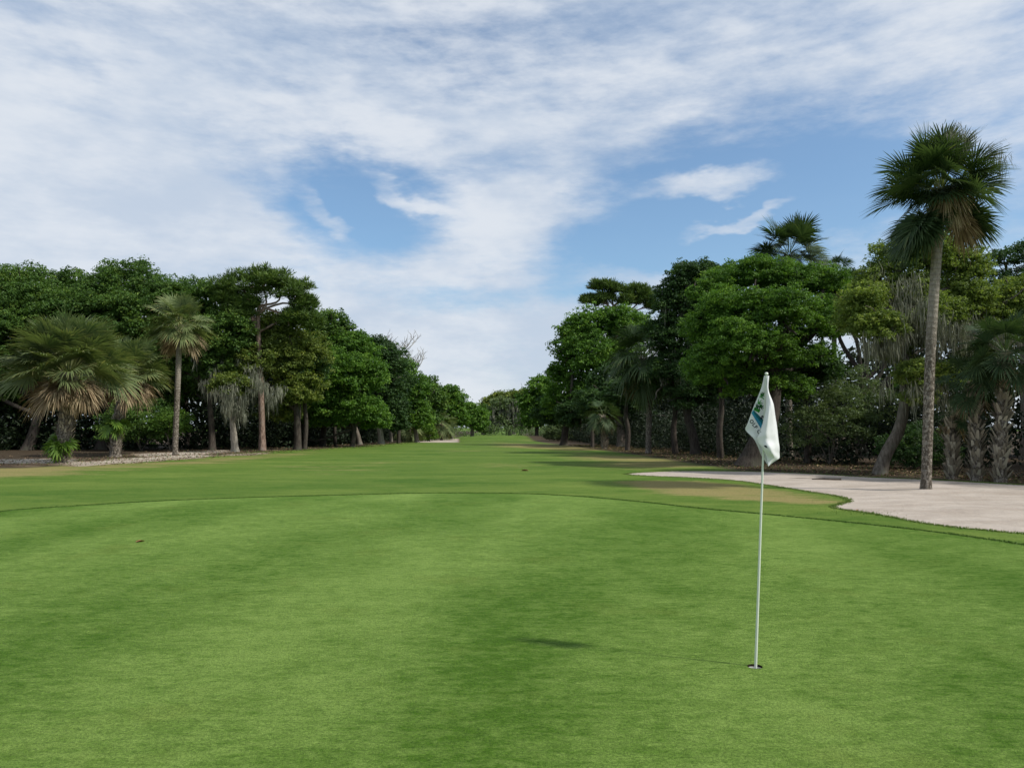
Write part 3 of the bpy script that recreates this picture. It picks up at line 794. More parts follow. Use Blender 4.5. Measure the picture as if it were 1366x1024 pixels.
def palm(label, foot, trunk, r, size, n_green=34, n_dead=9, mat=None, group=None, boots=False, tone=0.35, elmin=-45, droop=0.5, name='palm_tree',
         fanf=0.5, deadlow=-85, deadhi=-50, nseg=34, clusters=None, bend=0.55, boot_top=1.0, deadsz=1.0, trunk_mat=None):
    t = thing(name, label, 'palm tree', foot, group); org = np.array(foot)
    P = curve(trunk, 26); rad = np.full(27, r); rad[0] *= 1.3; rad[1] *= 1.12; rad[-3:] *= 1.12
    V_, F_ = tube(P - org, rad, 18, wob=0.03, seed=int(abs(foot[0]) * 10))
    link('trunk', mesh_np('trunk', V_, F_, None, True), trunk_mat or M['palm_trunk'], t)
    c = P[-1]
    a = Acc()
    k_gold = 2.39996
    for k in range(n_green):
        f = (k + 0.5) / n_green
        elv = R(86) - (R(86) - R(elmin)) * f ** 0.85
        azm = k * k_gold + RNG.normal(0, 0.2); s = size * RNG.uniform(0.86, 1.1)
        o = c + np.array([math.cos(azm) * r * .7, math.sin(azm) * r * .7, (0.5 - f) * r * 2.4 + 0.15])
        frond(a, o, azm, elv + RNG.normal(0, 0.08), s * (1 - fanf), s * fanf, droop * (1.2 - 0.4 * (1 - f)), nseg, tone + 0.12 * f, bend=bend)
    link('crown', a.mesh('crown', org), mat or M['frond'], t)
    if n_dead:
        a = Acc()
        for k in range(n_dead):
            azm = k * k_gold * 1.3 + RNG.normal(0, 0.3); s = size * RNG.uniform(0.55, 0.9) * deadsz
            elv = R(RNG.uniform(deadlow, deadhi))
            o = c + np.array([math.cos(azm) * r * .9, math.sin(azm) * r * .9, -r * 0.8])
            frond(a, o, azm, elv, s * 0.45, s * 0.5, 0.7, 26, 0.5, bend=0.3, fold=0.5, tvar=0.25, half=85)
        link('dead_fronds', a.mesh('dead_fronds', org), M['dead'], t)
    # leaf bases under the crown, or all the way down a booted trunk
    a = Acc(); n = int(26 + (boots and 150 * boot_top))
    for k in range(n):
        if boots: f = RNG.uniform(0.02, 1.0)
        else: f = RNG.uniform(0.93, 1.0)
        q = P[min(26, int(f * 26))] + (P[min(26, int(f * 26) + 1)] - P[min(26, int(f * 26))]) * ((f * 26) % 1)
        azm = RNG.uniform(0, 6.283); h = np.array([math.cos(azm), math.sin(azm), 0]); s_ = np.array([-h[1], h[0], 0])
        L = RNG.uniform(.25, .5) * (0.8 if boots else 0.9); tilt = RNG.uniform(0.3, 0.75)
        b0 = q + h * r * 0.8; b1 = q + h * (r + L * tilt * 0.6) + np.array([0, 0, L * 0.85])
        for sg in (-1, 1):
            s2 = s_ * 0.5 + s_ * sg * 0.0
            v = [b0 - s_ * 0.07, b0 + s_ * 0.07, b1 + s_ * (0.03 + 0.07 * (sg > 0)), b1 - s_ * (0.03 - 0.07 * (sg > 0))]
            v = np.array(v) + (s_ * sg * 0.05); v[2:] += h * 0.04 * sg
            a.add(v, [[0, 1, 2, 3]], [RNG.uniform(0.1, 1)])
    link('leaf_bases', a.mesh('leaf_bases', org), M['boot'], t)
    return t, P

def palm_px(label, foot_px, trunk_px, r, size, Y=None, **kw):
    f = gnd(*foot_px) if Y is None else Vector((gx(foot_px[0], Y), Y, 0)); D = f.y
    tr = [np.array(f) - [0, 0, .05]] + [np.array(at(x, y, D)) for x, y in trunk_px]
    return palm(label, f, tr, r, size, **kw)

tall, TP = palm_px('tall palm with a slender leaning trunk standing alone in the sand bunker', (1235, 656),
        [(1237, 600), (1240, 500), (1244, 420), (1249, 350), (1253, 300), (1257, 258)], 0.130, 1.66, n_green=46, n_dead=10, elmin=4, tone=0.36,
        droop=0.30, nseg=40, fanf=0.52, deadlow=-80, deadhi=-40, bend=0.35)
cc = TP[-1]; a = Acc()
for k in range(15):
    frond(a, cc + np.array([0, 0, .1]), k * 2.4, R(RNG.uniform(-20, 60)), 0.35, RNG.uniform(.6, .8), 0.5, 34, 0.2, bend=0.3)
for (az0, n, e0, e1, sz) in ((184, 7, -50, -30, 1.95), (160, 3, -52, -34, 1.8), (205, 3, -60, -40, 1.7), (352, 6, -50, -24, 1.6), (250, 4, -65, -45, 0.9), (20, 3, -42, -28, 1.5)):
    for k in range(n):
        frond(a, cc + np.array([0, 0, -.12]), R(az0 + RNG.normal(0, 9)), R(RNG.uniform(e0, e1)), sz * 0.5, sz * 0.5, 0.35, 40, 0.25, bend=0.2)
link('lower_fronds', a.mesh('lower_fronds', tall.location), M['frond'], tall)
a = Acc()
for k in range(9):
    frond(a, cc + np.array([0, -.1, .1]), R(270 + RNG.normal(0, 40)), R(RNG.uniform(-70, -10)), 0.3, 0.65, 0.8, 26, 0.55, bend=0.4, half=80, tvar=.25)
link('withered_fronds', a.mesh('withered_fronds', tall.location), M['dead'], tall)
cc = np.array(at(1257, 225, TALL.y))
for m_ in ([-0.3, -1.0, 0.62], [0.0, -1.0, 0.5], [1.25, -0.5, .12], [.8, -.9, .1]):   # tangled moss caught in the crown
    a = Acc(); moss(a, [cc + np.array(m_)], 0.55, 150, 0.17, 0.006)
    link('hanging_moss', a.mesh('hanging_moss', tall.location), M['moss'], tall)

palm_px('bushy palm at far left with the widest drooping crown and a stout fern clad trunk', (84, 617),
        [(84, 600), (87, 570), (90, 540), (92, 500)], 0.34, 2.75, n_green=80, n_dead=70, deadsz=0.95, boots=True, mat=M['frond_pale'], elmin=14, tone=0.35, droop=0.45, nseg=44, deadlow=-38, deadhi=2, fanf=0.5, boot_top=1.2, bend=0.3)
palm_px('shorter bushy palm just right of the widest palm, brown skirt over a booted trunk', (154, 609),
        [(154, 595), (157, 570), (162, 540), (170, 504)], 0.31, 2.2, n_green=56, n_dead=50, deadsz=0.95, boots=True, mat=M['frond_pale'], elmin=14, tone=0.35, droop=0.5, deadlow=-45, deadhi=0, fanf=0.5, bend=0.3)
palm_px('slim palm with a bare pale trunk and tan skirt in front of the left trees', (234, 607),
        [(234, 590), (236, 540), (238, 490), (240, 438)], 0.17, 2.05, n_green=46, n_dead=26, mat=M['frond_pale'], elmin=-20, tone=0.4, droop=0.5, deadlow=-65, deadhi=-15, bend=0.35)
palm_px('palm with a grey trunk and shaggy dark crown before the right oaks', (865, 605),
        [(865, 580), (866, 545), (864, 510), (858, 480)], 0.19, 2.6, n_green=56, n_dead=14, mat=M['frond'], elmin=-60, tone=0.4, droop=0.8)
palm_px('palm whose fan crown pokes above the big bright oak', (1052, 618), [(1052, 500), (1052, 400), (1052, 344)], 0.17, 2.25, Y=44, n_green=60, n_dead=4, tone=0.2, elmin=-40, droop=0.28, bend=0.35)
palm_px('small palm top peeping over the treetops beside the larger one', (1113, 612), [(1113, 500), (1113, 420), (1113, 368)], 0.14, 1.3, Y=47, n_green=22, n_dead=0, tone=0.2)
palm_px('palm at the right edge with a booted trunk and dark spreading crown', (1335, 643), [(1335, 600), (1338, 530), (1342, 478)], 0.17, 1.35, n_green=40, n_dead=10, boots=True, tone=0.15, elmin=-35, bend=.4)
palm_px('booted palm left of the right edge palm, its crown lost in shade', (1303, 641), [(1303, 600), (1300, 550), (1298, 515)], 0.16, 1.05, n_green=22, n_dead=8, boots=True, tone=0.1, elmin=-40, bend=.4)
palm_px('short palm stump like trunk in shade right of the tall palm', (1270, 639), [(1270, 615), (1268, 580), (1268, 556)], 0.14, .85, n_green=12, n_dead=6, boots=True, tone=0.05, elmin=-30, bend=.4)
palm_px('small pale palm far down the left tree line near the sand track', (589, 586), [(589, 580), (589, 574), (590, 567)], 0.2, 2.2, Y=106, n_green=26, n_dead=8, mat=M['frond_pale'], nseg=20)
palm_px('low pale palm beside the leaning trunks on the left', (546, 588), [(546, 582), (546, 577), (546, 572)], 0.2, 1.9, Y=96, n_green=24, n_dead=8, mat=M['frond_pale'], nseg=20)
palm_px('small palm in the shade left of the grey trunked palm', (806, 599), [(806, 590), (806, 575), (805, 556)], 0.2, 1.35, Y=63, n_green=24, n_dead=14, mat=M['frond'], nseg=22, boots=True)

# ------------------------------------------------------------------ trees
T = tree
# left side
T('oak_tree', 'dark wide oak at the far left edge with a thick shaded trunk', 60, [(36, 601), (44, 580), (50, 555), (52, 530)],
  [(30, 398, 58, 40), (-35, 410, 62, 50), (0, 445, 55, 42, -2), (75, 430, 52, 46, -1), (30, 480, 60, 45), (-30, 500, 60, 50), (90, 395, 38, 32, 2), (-10, 540, 40, 26, 2), (90, 530, 34, 24, 2)], M['oak'], M['bark_dark'], 0.42)
T('oak_tree', 'tall domed oak rising behind the two bushy palms', 62, [(135, 600), (140, 570), (145, 540), (150, 510)],
  [(150, 398, 52, 38), (195, 392, 50, 34), (120, 440, 50, 45), (185, 438, 58, 46, -2), (150, 490, 60, 45), (215, 480, 40, 45), (205, 530, 36, 22), (120, 535, 40, 22, 2)], M['oak'], M['bark_dark'], 0.45)
T('oak_tree', 'oak with spreading boughs behind the slim tan skirted palm', 60, [(283, 600), (282, 570), (280, 540), (279, 510)],
  [(240, 408, 42, 34), (275, 415, 40, 36), (255, 455, 45, 40, -1), (305, 450, 38, 36, -1), (225, 480, 40, 38), (290, 487, 42, 28), (260, 520, 30, 18, 3)], M['oak'], M['bark_dark'], 0.26, moss_at=[(280, 495, 35, 24, 26)], moss_len=1.5)
T('pine_tree', 'tall pine with a reddish trunk and open flat topped crown above the left trees', 59, [(350, 601), (349, 550), (347, 490), (344, 430), (346, 408)],
  [(322, 383, 32, 15), (355, 376, 34, 13), (385, 388, 28, 15), (302, 398, 18, 13), (406, 408, 16, 14), (396, 424, 18, 12), (330, 405, 20, 9), (415, 430, 14, 10), (318, 420, 22, 12)],
  M['pine'], M['bark_pine'], 0.24, needle=True, dens=1.5, clump=0.3, sub=0.5, leaf=0.26)
T('oak_tree', 'olive green tree with a rounded crown below the tall pine', 61, [(397, 599), (397, 575), (396, 550), (394, 530)],
  [(335, 448, 36, 26), (378, 446, 40, 28), (355, 482, 42, 30, -1), (405, 478, 34, 34), (398, 520, 34, 30), (330, 490, 30, 22), (375, 550, 30, 16, 2)], M['oak_olive'], M['bark_dark'], 0.3, moss_at=[(340, 520, 30, 14, 18)], moss_len=1.6)
T('moss_draped_tree', 'small tree with a pale forked trunk draped in grey moss on the left', 56, [(314, 602), (312, 580), (310, 558)],
  [(308, 510, 24, 11), (325, 514, 16, 9), (293, 518, 13, 8), (312, 524, 18, 8)], M['oak_olive'], M['bark_pale'], 0.27, dens=0.8, gap=0.2,
  moss_at=[(306, 520, 22, 10, 20), (322, 538, 6, 18, 16), (303, 540, 5, 14, 10), (358, 518, 24, 12, 15), (340, 500, 30, 14, 12)], moss_len=1.3, moss_den=24)
T('oak_tree', 'medium oak with a rounded top right of the tall pine', 72, [(430, 598), (432, 575), (434, 550), (436, 520)],
  [(435, 438, 30, 22), (452, 455, 26, 24), (425, 465, 32, 28), (445, 490, 30, 25)], M['oak'], M['bark_dark'], 0.3)
T('oak_tree', 'bright green leafy oak bulging forward in the middle of the left tree line', 70, [(470, 596), (472, 580), (474, 565)],
  [(455, 500, 38, 30, -1), (430, 530, 32, 28, -1), (482, 505, 34, 32), (480, 545, 36, 24), (445, 555, 36, 20), (470, 468, 34, 24, 1), (412, 555, 26, 20), (500, 560, 22, 16, 2), (380, 558, 26, 16, 3)], M['oak_bright'], M['bark_dark'], 0.25)
T('oak_tree', 'darker oak with a leaning grey trunk further down the left side', 82, [(509, 593), (507, 575), (500, 555), (494, 542)],
  [(500, 472, 30, 22), (520, 485, 24, 26), (512, 515, 26, 28), (525, 545, 22, 28), (530, 566, 16, 14), (515, 556, 16, 14, 2)], M['oak_dark'], M['bark_pale'], 0.34)
T('dead_tree', 'short leaning snag trunk just left of the leaning grey trunk', 80, [(480, 594), (477, 580), (472, 566), (468, 558)],
  [(466, 556, 10, 6)], M['oak_dark'], M['bark'], 0.28)
T('oak_tree', 'green oak of middling height beyond the darker oak', 92, [(556, 589), (555, 580), (553, 570)],
  [(543, 502, 20, 22), (555, 525, 22, 26), (543, 545, 20, 22), (560, 558, 20, 20)], M['oak_bright'], M['bark'], 0.3)
T('oak_tree', 'round green oak stepping down toward the fairway end on the left', 104, [(574, 587), (574, 580), (574, 570)],
  [(570, 520, 16, 18), (578, 540, 18, 22), (570, 558, 18, 16)], M['oak'], M['bark'], 0.3)
T('oak_tree', 'far round oak above the small pale palm', 114, [(603, 586), (603, 578), (603, 568)],
  [(592, 528, 16, 14), (606, 535, 17, 18), (598, 555, 20, 16), (612, 558, 14, 14)], M['oak_bright'], M['bark'], 0.3)
T('oak_tree', 'last low oak of the left line where the fairway narrows', 135, [(630, 584), (630, 575), (630, 568)],
  [(622, 548, 13, 15), (634, 556, 14, 14), (640, 566, 10, 10)], M['oak_bright'], M['bark'], 0.35)
# far end
T('moss_draped_tree', 'grey mossy tree closing the far end of the fairway', 160, [(680, 581), (680, 570), (680, 560)],
  [(670, 545, 18, 14), (692, 548, 14, 14), (655, 556, 13, 10), (675, 562, 20, 10)], M['bush'], M['bark_pale'], 0.35, dens=0.7, gap=0.1,  # pale leaves put distance haze into the crown colour
  moss_at=[(675, 548, 24, 12, 130), (690, 560, 22, 10, 80), (660, 560, 14, 8, 40)], moss_len=2.6, moss_den=14, moss_w=0.09)
T('oak_tree', 'distant broad tree with a flat pale top beyond the mossy one', 195, [(685, 579), (685, 565), (685, 555)],
  [(692, 531, 18, 9), (668, 532, 16, 8), (700, 545, 16, 14), (675, 545, 22, 14), (655, 545, 14, 14)], M['oak_olive'], M['bark'], 0.5)
T('oak_tree', 'faint low tree at the far left of the fairway end', 185, [(645, 580), (645, 570), (645, 562)],
  [(645, 555, 14, 14), (635, 560, 14, 14), (650, 570, 12, 10)], M['oak'], M['bark'], 0.5)
T('oak_tree', 'bushy tree at the right end of the fairway beside the mound', 118, [(716, 586), (716, 578), (716, 568)],
  [(722, 520, 20, 18), (706, 540, 17, 20), (726, 548, 20, 22), (712, 560, 18, 14)], M['oak_bright'], M['bark_dark'], 0.35)
# right side
T('oak_tree', 'large bright topped oak at the left end of the right tree line', 76, [(752, 593), (754, 575), (757, 555)],
  [(782, 436, 30, 26), (760, 462, 24, 28), (818, 432, 34, 24), (790, 478, 36, 36, -1), (752, 500, 20, 28), (848, 440, 30, 26, 1), (830, 480, 34, 34), (745, 540, 22, 26), (780, 530, 34, 28)], M['oak_bright'], M['bark_dark'], 0.4)
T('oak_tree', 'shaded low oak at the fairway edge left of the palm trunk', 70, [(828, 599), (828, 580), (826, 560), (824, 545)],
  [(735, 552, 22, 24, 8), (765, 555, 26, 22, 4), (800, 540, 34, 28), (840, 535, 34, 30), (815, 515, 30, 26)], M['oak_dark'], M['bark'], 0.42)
T('pine_tree', 'open crowned pine standing out above the right oaks against the sky', 90, [(822, 597), (822, 500), (820, 430), (818, 408)],
  [(802, 383, 15, 8), (818, 386, 14, 7), (848, 388, 18, 9), (862, 398, 13, 9), (788, 402, 12, 8), (806, 400, 15, 9), (838, 402, 18, 9), (870, 408, 8, 6)], M['pine'], M['bark_pine'], 0.3, needle=True, dens=1.3, clump=0.3, sub=0.5, leaf=0.30)
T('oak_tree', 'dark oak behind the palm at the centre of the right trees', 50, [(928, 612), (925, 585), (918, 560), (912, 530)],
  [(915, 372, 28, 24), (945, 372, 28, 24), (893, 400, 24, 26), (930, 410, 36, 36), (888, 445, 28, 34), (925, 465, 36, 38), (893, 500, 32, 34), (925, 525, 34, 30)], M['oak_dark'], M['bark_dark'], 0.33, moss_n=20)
T('oak_tree', 'biggest bright green oak behind the flag with a thick dark leaning trunk', 35, [(998, 627), (1008, 600), (1022, 570), (1030, 530), (1030, 480)],
  [(955, 390, 38, 30, 1), (1005, 368, 42, 24, 1), (1052, 372, 42, 24, 1), (1100, 380, 34, 26, 1), (985, 415, 46, 32, -1), (1045, 412, 44, 30, -2), (945, 440, 36, 32), (1000, 460, 48, 34, -2),
   (948, 490, 38, 34, -1), (995, 505, 42, 32), (1048, 470, 38, 32), (1092, 430, 36, 32), (1125, 400, 26, 28, 2), (1050, 520, 34, 22, 1), (1090, 480, 26, 22, 2)], M['oak_bright'], M['bark_dark'], 0.5, fork=1, leaf=0.1)
T('moss_draped_oak', 'yellow green oak hung with grey moss, curved trunk rising from the back of the bunker', 29, [(1172, 636), (1182, 605), (1198, 575), (1206, 540), (1208, 480), (1212, 420)],
  [(1150, 402, 34, 26, -1), (1192, 352, 34, 32), (1240, 338, 42, 32), (1288, 358, 34, 30), (1172, 438, 36, 26, -1.5), (1215, 392, 38, 32), (1285, 400, 44, 34), (1325, 428, 36, 32), (1250, 425, 38, 30, -1),
   (1218, 500, 28, 20, -1.5), (1258, 505, 34, 22, -1), (1225, 530, 24, 14, -1.5), (1360, 405, 34, 34), (1138, 430, 24, 22), (1165, 380, 28, 26), (1208, 445, 34, 26, 1), (1300, 480, 26, 20, -1), (1190, 470, 26, 18, 0)], M['oak_yellow'], M['bark'], 0.24, dens=0.95, gap=0.05, leaf=0.09, sub=0.36,
  moss_at=[(1175, 455, 30, 12, 46), (1210, 400, 30, 40, 40), (1240, 430, 40, 30, 60), (1290, 440, 40, 14, 55), (1290, 470, 10, 20, 16), (1225, 518, 30, 8, 34), (1330, 440, 30, 10, 30), (1270, 530, 24, 6, 16)], moss_len=1.0, moss_den=30, fork=1)
T('oak_tree', 'thin feathery blue green tree in the top right corner of the woods', 42, [(1368, 618), (1368, 560), (1366, 480), (1362, 420)],
  [(1345, 345, 22, 16), (1375, 340, 28, 18), (1335, 375, 20, 14), (1365, 375, 30, 20), (1400, 370, 40, 40), (1390, 430, 50, 40)], M['oak_dark'], M['bark'], 0.25, dens=0.55, gap=0.25)
T('oak_tree', 'dark oak standing behind the moss draped yellow green oak', 46, [(1150, 616), (1150, 560), (1150, 500)],
  [(1140, 385, 30, 24), (1150, 420, 34, 34), (1105, 420, 30, 34), (1190, 410, 40, 30), (1240, 400, 40, 34), (1300, 420, 50, 40), (1370, 440, 50, 40)], M['oak_dark'], M['bark_dark'], 0.35)
# filler trunks standing in the shade
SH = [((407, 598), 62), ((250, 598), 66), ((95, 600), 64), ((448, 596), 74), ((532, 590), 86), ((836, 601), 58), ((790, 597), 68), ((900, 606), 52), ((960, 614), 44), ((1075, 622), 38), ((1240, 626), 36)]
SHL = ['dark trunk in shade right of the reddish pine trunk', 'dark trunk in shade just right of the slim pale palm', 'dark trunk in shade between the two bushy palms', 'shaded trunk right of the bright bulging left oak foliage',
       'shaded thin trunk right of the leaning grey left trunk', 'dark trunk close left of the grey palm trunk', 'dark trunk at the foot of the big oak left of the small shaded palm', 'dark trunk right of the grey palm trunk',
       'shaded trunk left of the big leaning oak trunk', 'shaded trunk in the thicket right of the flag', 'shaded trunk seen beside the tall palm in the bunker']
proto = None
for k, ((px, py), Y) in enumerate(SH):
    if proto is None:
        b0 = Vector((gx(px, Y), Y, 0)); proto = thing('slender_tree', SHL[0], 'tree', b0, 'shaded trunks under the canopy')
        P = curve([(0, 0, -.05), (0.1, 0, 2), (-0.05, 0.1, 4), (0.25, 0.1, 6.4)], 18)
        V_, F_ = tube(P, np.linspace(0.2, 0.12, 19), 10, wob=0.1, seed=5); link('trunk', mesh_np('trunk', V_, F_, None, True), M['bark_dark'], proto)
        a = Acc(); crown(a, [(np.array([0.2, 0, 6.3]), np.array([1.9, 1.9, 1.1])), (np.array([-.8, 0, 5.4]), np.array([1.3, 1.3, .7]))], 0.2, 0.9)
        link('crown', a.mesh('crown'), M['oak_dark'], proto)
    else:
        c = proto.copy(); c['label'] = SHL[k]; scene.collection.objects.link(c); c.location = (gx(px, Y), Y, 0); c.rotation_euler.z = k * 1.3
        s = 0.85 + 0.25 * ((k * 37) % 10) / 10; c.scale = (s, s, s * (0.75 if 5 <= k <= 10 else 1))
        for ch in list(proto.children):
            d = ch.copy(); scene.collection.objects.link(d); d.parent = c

# ------------------------------------------------------------------ undergrowth and the wood behind
def brush(name, label, line, depth, h0, h1, n, leaf, mat, dens=1.0, r=(0.6, 1.3), cat='undergrowth', lift=0.0):
    a = Acc(); L = np.array([tuple(p)[:2] for p in line], float); seg = np.diff(L, axis=0); ln = np.linalg.norm(seg, axis=1)
    for k in range(n):
        i = RNG.choice(len(ln), p=ln / ln.sum()); t = RNG.random(); q = L[i] + seg[i] * t
        nn = np.array(depth[0]); q = q + nn * RNG.uniform(depth[1], depth[2])
        z = RNG.uniform(h0, h1); rr = RNG.uniform(*r)
        nl = int(dens * 2.6 * (rr / leaf) ** 2)
        d = rnd_dirs(nl); d[:, 1] = np.where(RNG.random(nl) < 0.6, -np.abs(d[:, 1]), d[:, 1])
        pos = np.array([q[0], q[1], z]) + d * rr * np.array([1, 1, .8]) * RNG.uniform(.5, 1.1, (nl, 1))
        pos[:, 2] = np.abs(pos[:, 2]) + lift
        nm = norm(d + rnd_dirs(nl) * 0.9)
        a.add(*leaf_quads(pos, nm, leaf, 0.5, np.clip(RNG.normal(.4, .1) + RNG.normal(0, .2, nl), 0, 1)))
    return tag(link(name, a.mesh(name), mat), label, cat, kind='stuff')
LL = [(-62, 50), (-38, 58), (-30, 60), (-22, 62), (-18.5, 63), (-17, 70), (-15.5, 80), (-14, 92), (-13, 105), (-11.5, 125), (-10, 150)]
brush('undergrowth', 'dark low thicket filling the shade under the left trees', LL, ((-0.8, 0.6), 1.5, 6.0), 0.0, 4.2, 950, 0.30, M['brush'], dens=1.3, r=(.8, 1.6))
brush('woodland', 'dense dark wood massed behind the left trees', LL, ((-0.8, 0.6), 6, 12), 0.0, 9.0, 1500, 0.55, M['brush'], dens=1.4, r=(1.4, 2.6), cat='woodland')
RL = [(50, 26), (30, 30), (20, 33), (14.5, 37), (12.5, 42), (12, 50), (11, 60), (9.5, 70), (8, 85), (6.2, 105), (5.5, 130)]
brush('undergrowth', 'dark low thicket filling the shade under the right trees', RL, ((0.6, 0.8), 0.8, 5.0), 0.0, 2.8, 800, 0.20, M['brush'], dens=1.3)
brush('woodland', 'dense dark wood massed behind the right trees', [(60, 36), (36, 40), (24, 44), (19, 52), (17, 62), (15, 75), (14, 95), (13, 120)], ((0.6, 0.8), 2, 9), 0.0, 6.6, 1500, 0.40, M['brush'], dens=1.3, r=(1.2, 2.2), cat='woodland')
brush('woodland', 'tall wood out of view right of the last palms, added to block the sun', [(19.5, 20), (24.5, 31), (27, 37)], ((0.9, 0.2), 0, 9), 1.0, 8.5, 420, 0.4, M['oak_dark'], dens=1.0, r=(1.2, 2.2), cat='woodland')  # unseen canopy, added to keep sun off the right understorey
brush('woodland', 'far green wood across the end of the fairway', [(-60, 215), (-20, 212), (0, 210), (30, 212), (60, 215)], ((0, 1), 0, 10), 0.5, 6.5, 260, 0.7, M['oak'], r=(2, 3.5), cat='woodland')
brush('woodland', 'low grey green scrub at the foot of the far trees', [(-11, 150), (-4, 152), (4, 150), (7, 128)], ((0, 1), 0, 8), 0.2, 2.2, 90, 0.4, M['bush'], r=(.8, 1.5), cat='woodland')

def shrub(label, px, py, Y, rx, rz, mat, leaf, stems=5, name='shrub', dens=0.8, gap=0.25):
    f = Vector((gx(px, Y), Y, 0)); t = thing(name, label, 'shrub', f)
    a = Acc(); zc = max(0.3, at(px, py, Y).z)
    for k in range(stems):
        an = k * 6.28 / stems; a.add(*tube(limb_path((0, 0, -.02), (math.cos(an) * rx * .5, math.sin(an) * rx * .5, zc), seed=k), np.linspace(0.03, 0.01, 11), 5))
    link('stems', a.mesh('stems', smooth=True), M['bark'], t)
    a = Acc(); L = [(np.array([0, 0, zc]), np.array([rx, rx * .8, rz])), (np.array([rx * .6, -.2, zc * .8]), np.array([rx * .6, rx * .6, rz * .7])), (np.array([-rx * .6, -.2, zc * .75]), np.array([rx * .6, rx * .6, rz * .7]))]
    crown(a, L, leaf, dens, 0.45, 0.4, 0.2, gap); link('leaves', a.mesh('leaves'), mat, t); return t
shrub('pale green bush beyond the far left trunk', 40, 583, 66, 2.0, 1.3, M['bush'], 0.2)
shrub('pale bush at the left edge near the strip of lawn', 5, 590, 62, 1.6, 1.0, M['bush'], 0.2)
shrub('green bush behind the two stout palms', 190, 565, 58, 2.6, 1.8, M['oak'], 0.19)
shrub('bright sprig of leaves lit under the canopy right of the stout palms', 228, 562, 57, 1.3, 0.7, M['fern'], 0.17)
shrub('light green bush by the sand track on the left', 563, 578, 98, 1.5, 1.5, M['fern'], 0.25)
shrub('lit thin leaved shrub seen through the gap behind the big oak', 1105, 560, 37, 1.9, 1.6, M['bush'], 0.12, dens=0.5, gap=0.4)
shrub('taller lit shrub in the gap left of the mossy oak', 1140, 535, 39, 1.7, 1.7, M['bush'], 0.12, dens=0.5, gap=0.4)
shrub('straggly bush at the foot of the trees right of the mossy oak', 1215, 600, 33, 1.5, 1.0, M['oak_dark'], 0.11)
shrub('pale bush beside the mound at the right of the fairway end', 744, 577, 100, 1.4, 1.6, M['bush'], 0.25)
# ferns growing on the two stout palms
for lab, px, py, Y, rx in (('bright green fern clump sprouting from the widest palm trunk', 80, 590, gnd(84, 617).y, 0.75), ('green fern clump below the skirt of the second stout palm', 155, 566, gnd(154, 609).y, 0.8)):
    c = at(px, py, Y - 0.35); t = thing('fern', lab, 'fern', c); a = Acc()
    for k in range(34):
        azm = RNG.uniform(0, 6.28); frond(a, RNG.normal(0, .12, 3), azm, RNG.uniform(-.6, 1.0), rx * .3, rx * RNG.uniform(.4, .75), 0.5, 12, 0.5, bend=.8)
    link('leaves', a.mesh('leaves'), M['fern'], t)

# bare twigs above the dark oak
def twig_tree(label, px, py_top, py_base, Y, spread):
    b = Vector((gx(px, Y), Y, 0)); t = thing('bare_tree', label, 'tree', b); r3 = np.random.default_rng(3); a = Acc()
    tp = np.array(at(px, py_base, Y)) - np.array(b)
    a.add(*tube(curve([(0, 0, -.05), tuple(tp * .5), tuple(tp)], 12), np.linspace(.22, .12, 13), 8))
    link('trunk', a.mesh('trunk', smooth=True), M['bark_pale'], t); a = Acc()
    H = at(px, py_top, Y).z - tp[2]
    for k in range(16):
        d = np.array([r3.normal(0, spread), r3.normal(0, spread * .5), H * r3.uniform(.5, 1.0)]); s = tp + np.array([0, 0, -r3.uniform(0, 1.5)])
        L = limb_path(s, tp + d, seed=k); a.add(*tube(L, np.linspace(.06, .018, 11), 5))
        for q in range(5):
            e = L[4 + q] + np.array([r3.normal(0, .6), r3.normal(0, .4), r3.uniform(.3, 1.2)]); a.add(*tube(limb_path(L[4 + q], e, seed=q + k), np.linspace(.025, .01, 11), 4))
    link('branches', a.mesh('branches', smooth=True), M['bark_pale'], t)
twig_tree('bare grey treetop sticking up behind the darker left oak', 522, 446, 480, 95, 1.6)
twig_tree('smaller bare treetop just right of the other bare one', 548, 468, 500, 98, 0.8)

def scatter(name, label, cat, poly_edge, sgn, n, mat, size, h, lo, hi, blade=False):
    a = Acc(); L = np.array([tuple(p)[:2] for p in poly_edge]); q = along(L, n, 0.0)
    P_ = L; d_ = np.abs(RNG.normal(lo, hi, n)) * sgn
    q = np.column_stack([q[:, 0] + d_, q[:, 1] + RNG.uniform(-.5, 2.5, n)]); q = q[(sd_poly(q, BUNK) < -0.1)]
    pos = np.column_stack([q, HT(q[:, 0], q[:, 1]) + RNG.uniform(0.01, h, len(q))])
    if blade: blades(pos * [1, 1, 0] + [0, 0, .0], size, size * .12, a, 0.5)
    else: a.add(*leaf_quads(pos, norm(rnd_dirs(len(q)) * .5 + [0, 0, 1]), size, 0.5, RNG.uniform(0, 1, len(q))))
    tag(link(name, a.mesh(name), mat), label, cat, kind='stuff')
M['fallen'] = leaf_mat('fallen_leaves', (0.05, 0.032, 0.02), (0.13, 0.085, 0.05), (0.30, 0.22, 0.13), 0.0, 0.9, 0.05)
LE = [p for p in LEFT_EDGE if p[1] > 34 and p[1] < 100]; RE = [p for p in RIGHT_EDGE if 24 < p[1] < 90]
scatter('leaf_litter', 'brown leaf litter strewn over the bare ground under the left trees', 'leaf litter', LE, -1, 4500, M['fallen'], 0.12, 0.03, 5, 4)
scatter('leaf_litter', 'brown leaf litter strewn in the shade under the right trees', 'leaf litter', RE, 1, 12000, M['fallen'], 0.11, 0.05, 1.0, 3)
scatter('weeds', 'sparse grassy weeds at the foot of the left trees', 'weeds', LE, -1, 1500, M['grass_blades'], 0.12, 0.02, 3.0, 3.5, True)
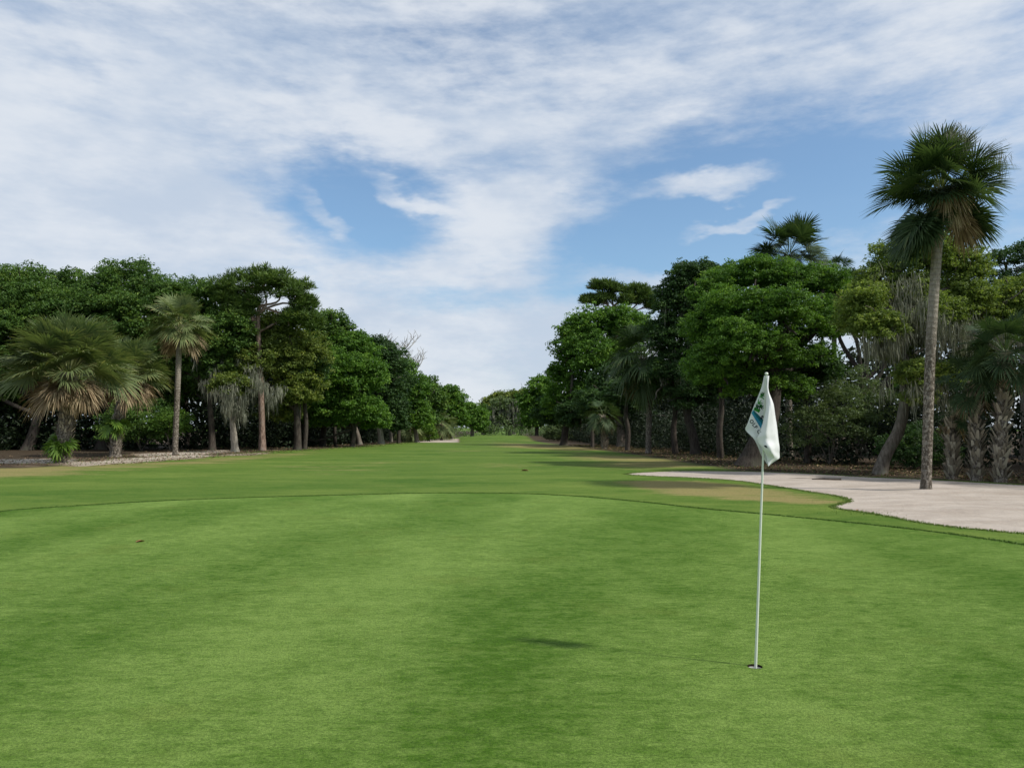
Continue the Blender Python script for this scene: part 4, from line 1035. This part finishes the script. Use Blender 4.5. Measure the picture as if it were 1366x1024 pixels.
scatter('weeds', 'sparse grassy weeds at the foot of the right trees', 'weeds', RE, 1, 6000, M['grass_blades'], 0.09, 0.02, 0.6, 2.0, True)

# ------------------------------------------------------------------ small things on the ground
g0 = gnd(1098, 641); st = thing('fallen_branch', 'dark fallen branch lying on the sand at the back of the bunker', 'branch', g0)
V_, F_ = tube(curve([(-.35, 0, .04), (0, .03, .06), (.3, -.02, .05), (.6, .03, .05)], 14), np.linspace(.035, .03, 15), 8, wob=.15)
link('stick', mesh_np('stick', V_, F_, None, True), M['bark_dark'], st)
g0 = gnd(1072, 639); st = thing('twig', 'thin curved twig on the sand left of the fallen branch', 'twig', g0)
V_, F_ = tube(curve([(-.5, 0, .02), (-.1, .06, .03), (.5, -.1, .02)], 14), np.linspace(.012, .01, 15), 6)
link('stem', mesh_np('stem', V_, F_, None, True), M['bark_dark'], st)
def flat_leaf(px, py, s, label, seed):
    r3 = np.random.default_rng(seed); g = gnd(px, py); n = 14; a = np.linspace(0, 6.283, n + 1)[:-1]
    rr = s * (0.8 + 0.2 * np.cos(a * 2)) * r3.uniform(.8, 1.1, n)
    Vl = np.stack([rr * np.cos(a) * 1.3, rr * np.sin(a) * .7, 0.012 + 0.02 * np.abs(np.sin(a)) * s / .05], 1)
    Vl = np.vstack([Vl, [[0, 0, .009]]]); Fl = np.array([[i, (i + 1) % n, n] for i in range(n)])
    o = link('fallen_leaf', mesh_np('fallen_leaf', Vl, Fl, None, True), M['litter']); o.location = g; o.rotation_euler.z = seed
    tag(o, label, 'leaf')
flat_leaf(187, 723, 0.055, 'curled brown leaf lying on the left of the putting green', 1)
flat_leaf(344, 724, 0.02, 'tiny pale leaf fleck on the green right of the curled brown leaf', 2)
flat_leaf(700, 628, 0.13, 'dark leaf clump on the fairway beyond the green', 3)
flat_leaf(1144, 681, 0.05, 'brown leaf at the grass edge of the bunker', 4)
tot = sum(len(m.polygons) for m in bpy.data.meshes)
print('TOTAL POLYS', tot, 'OBJECTS', len(bpy.data.objects))
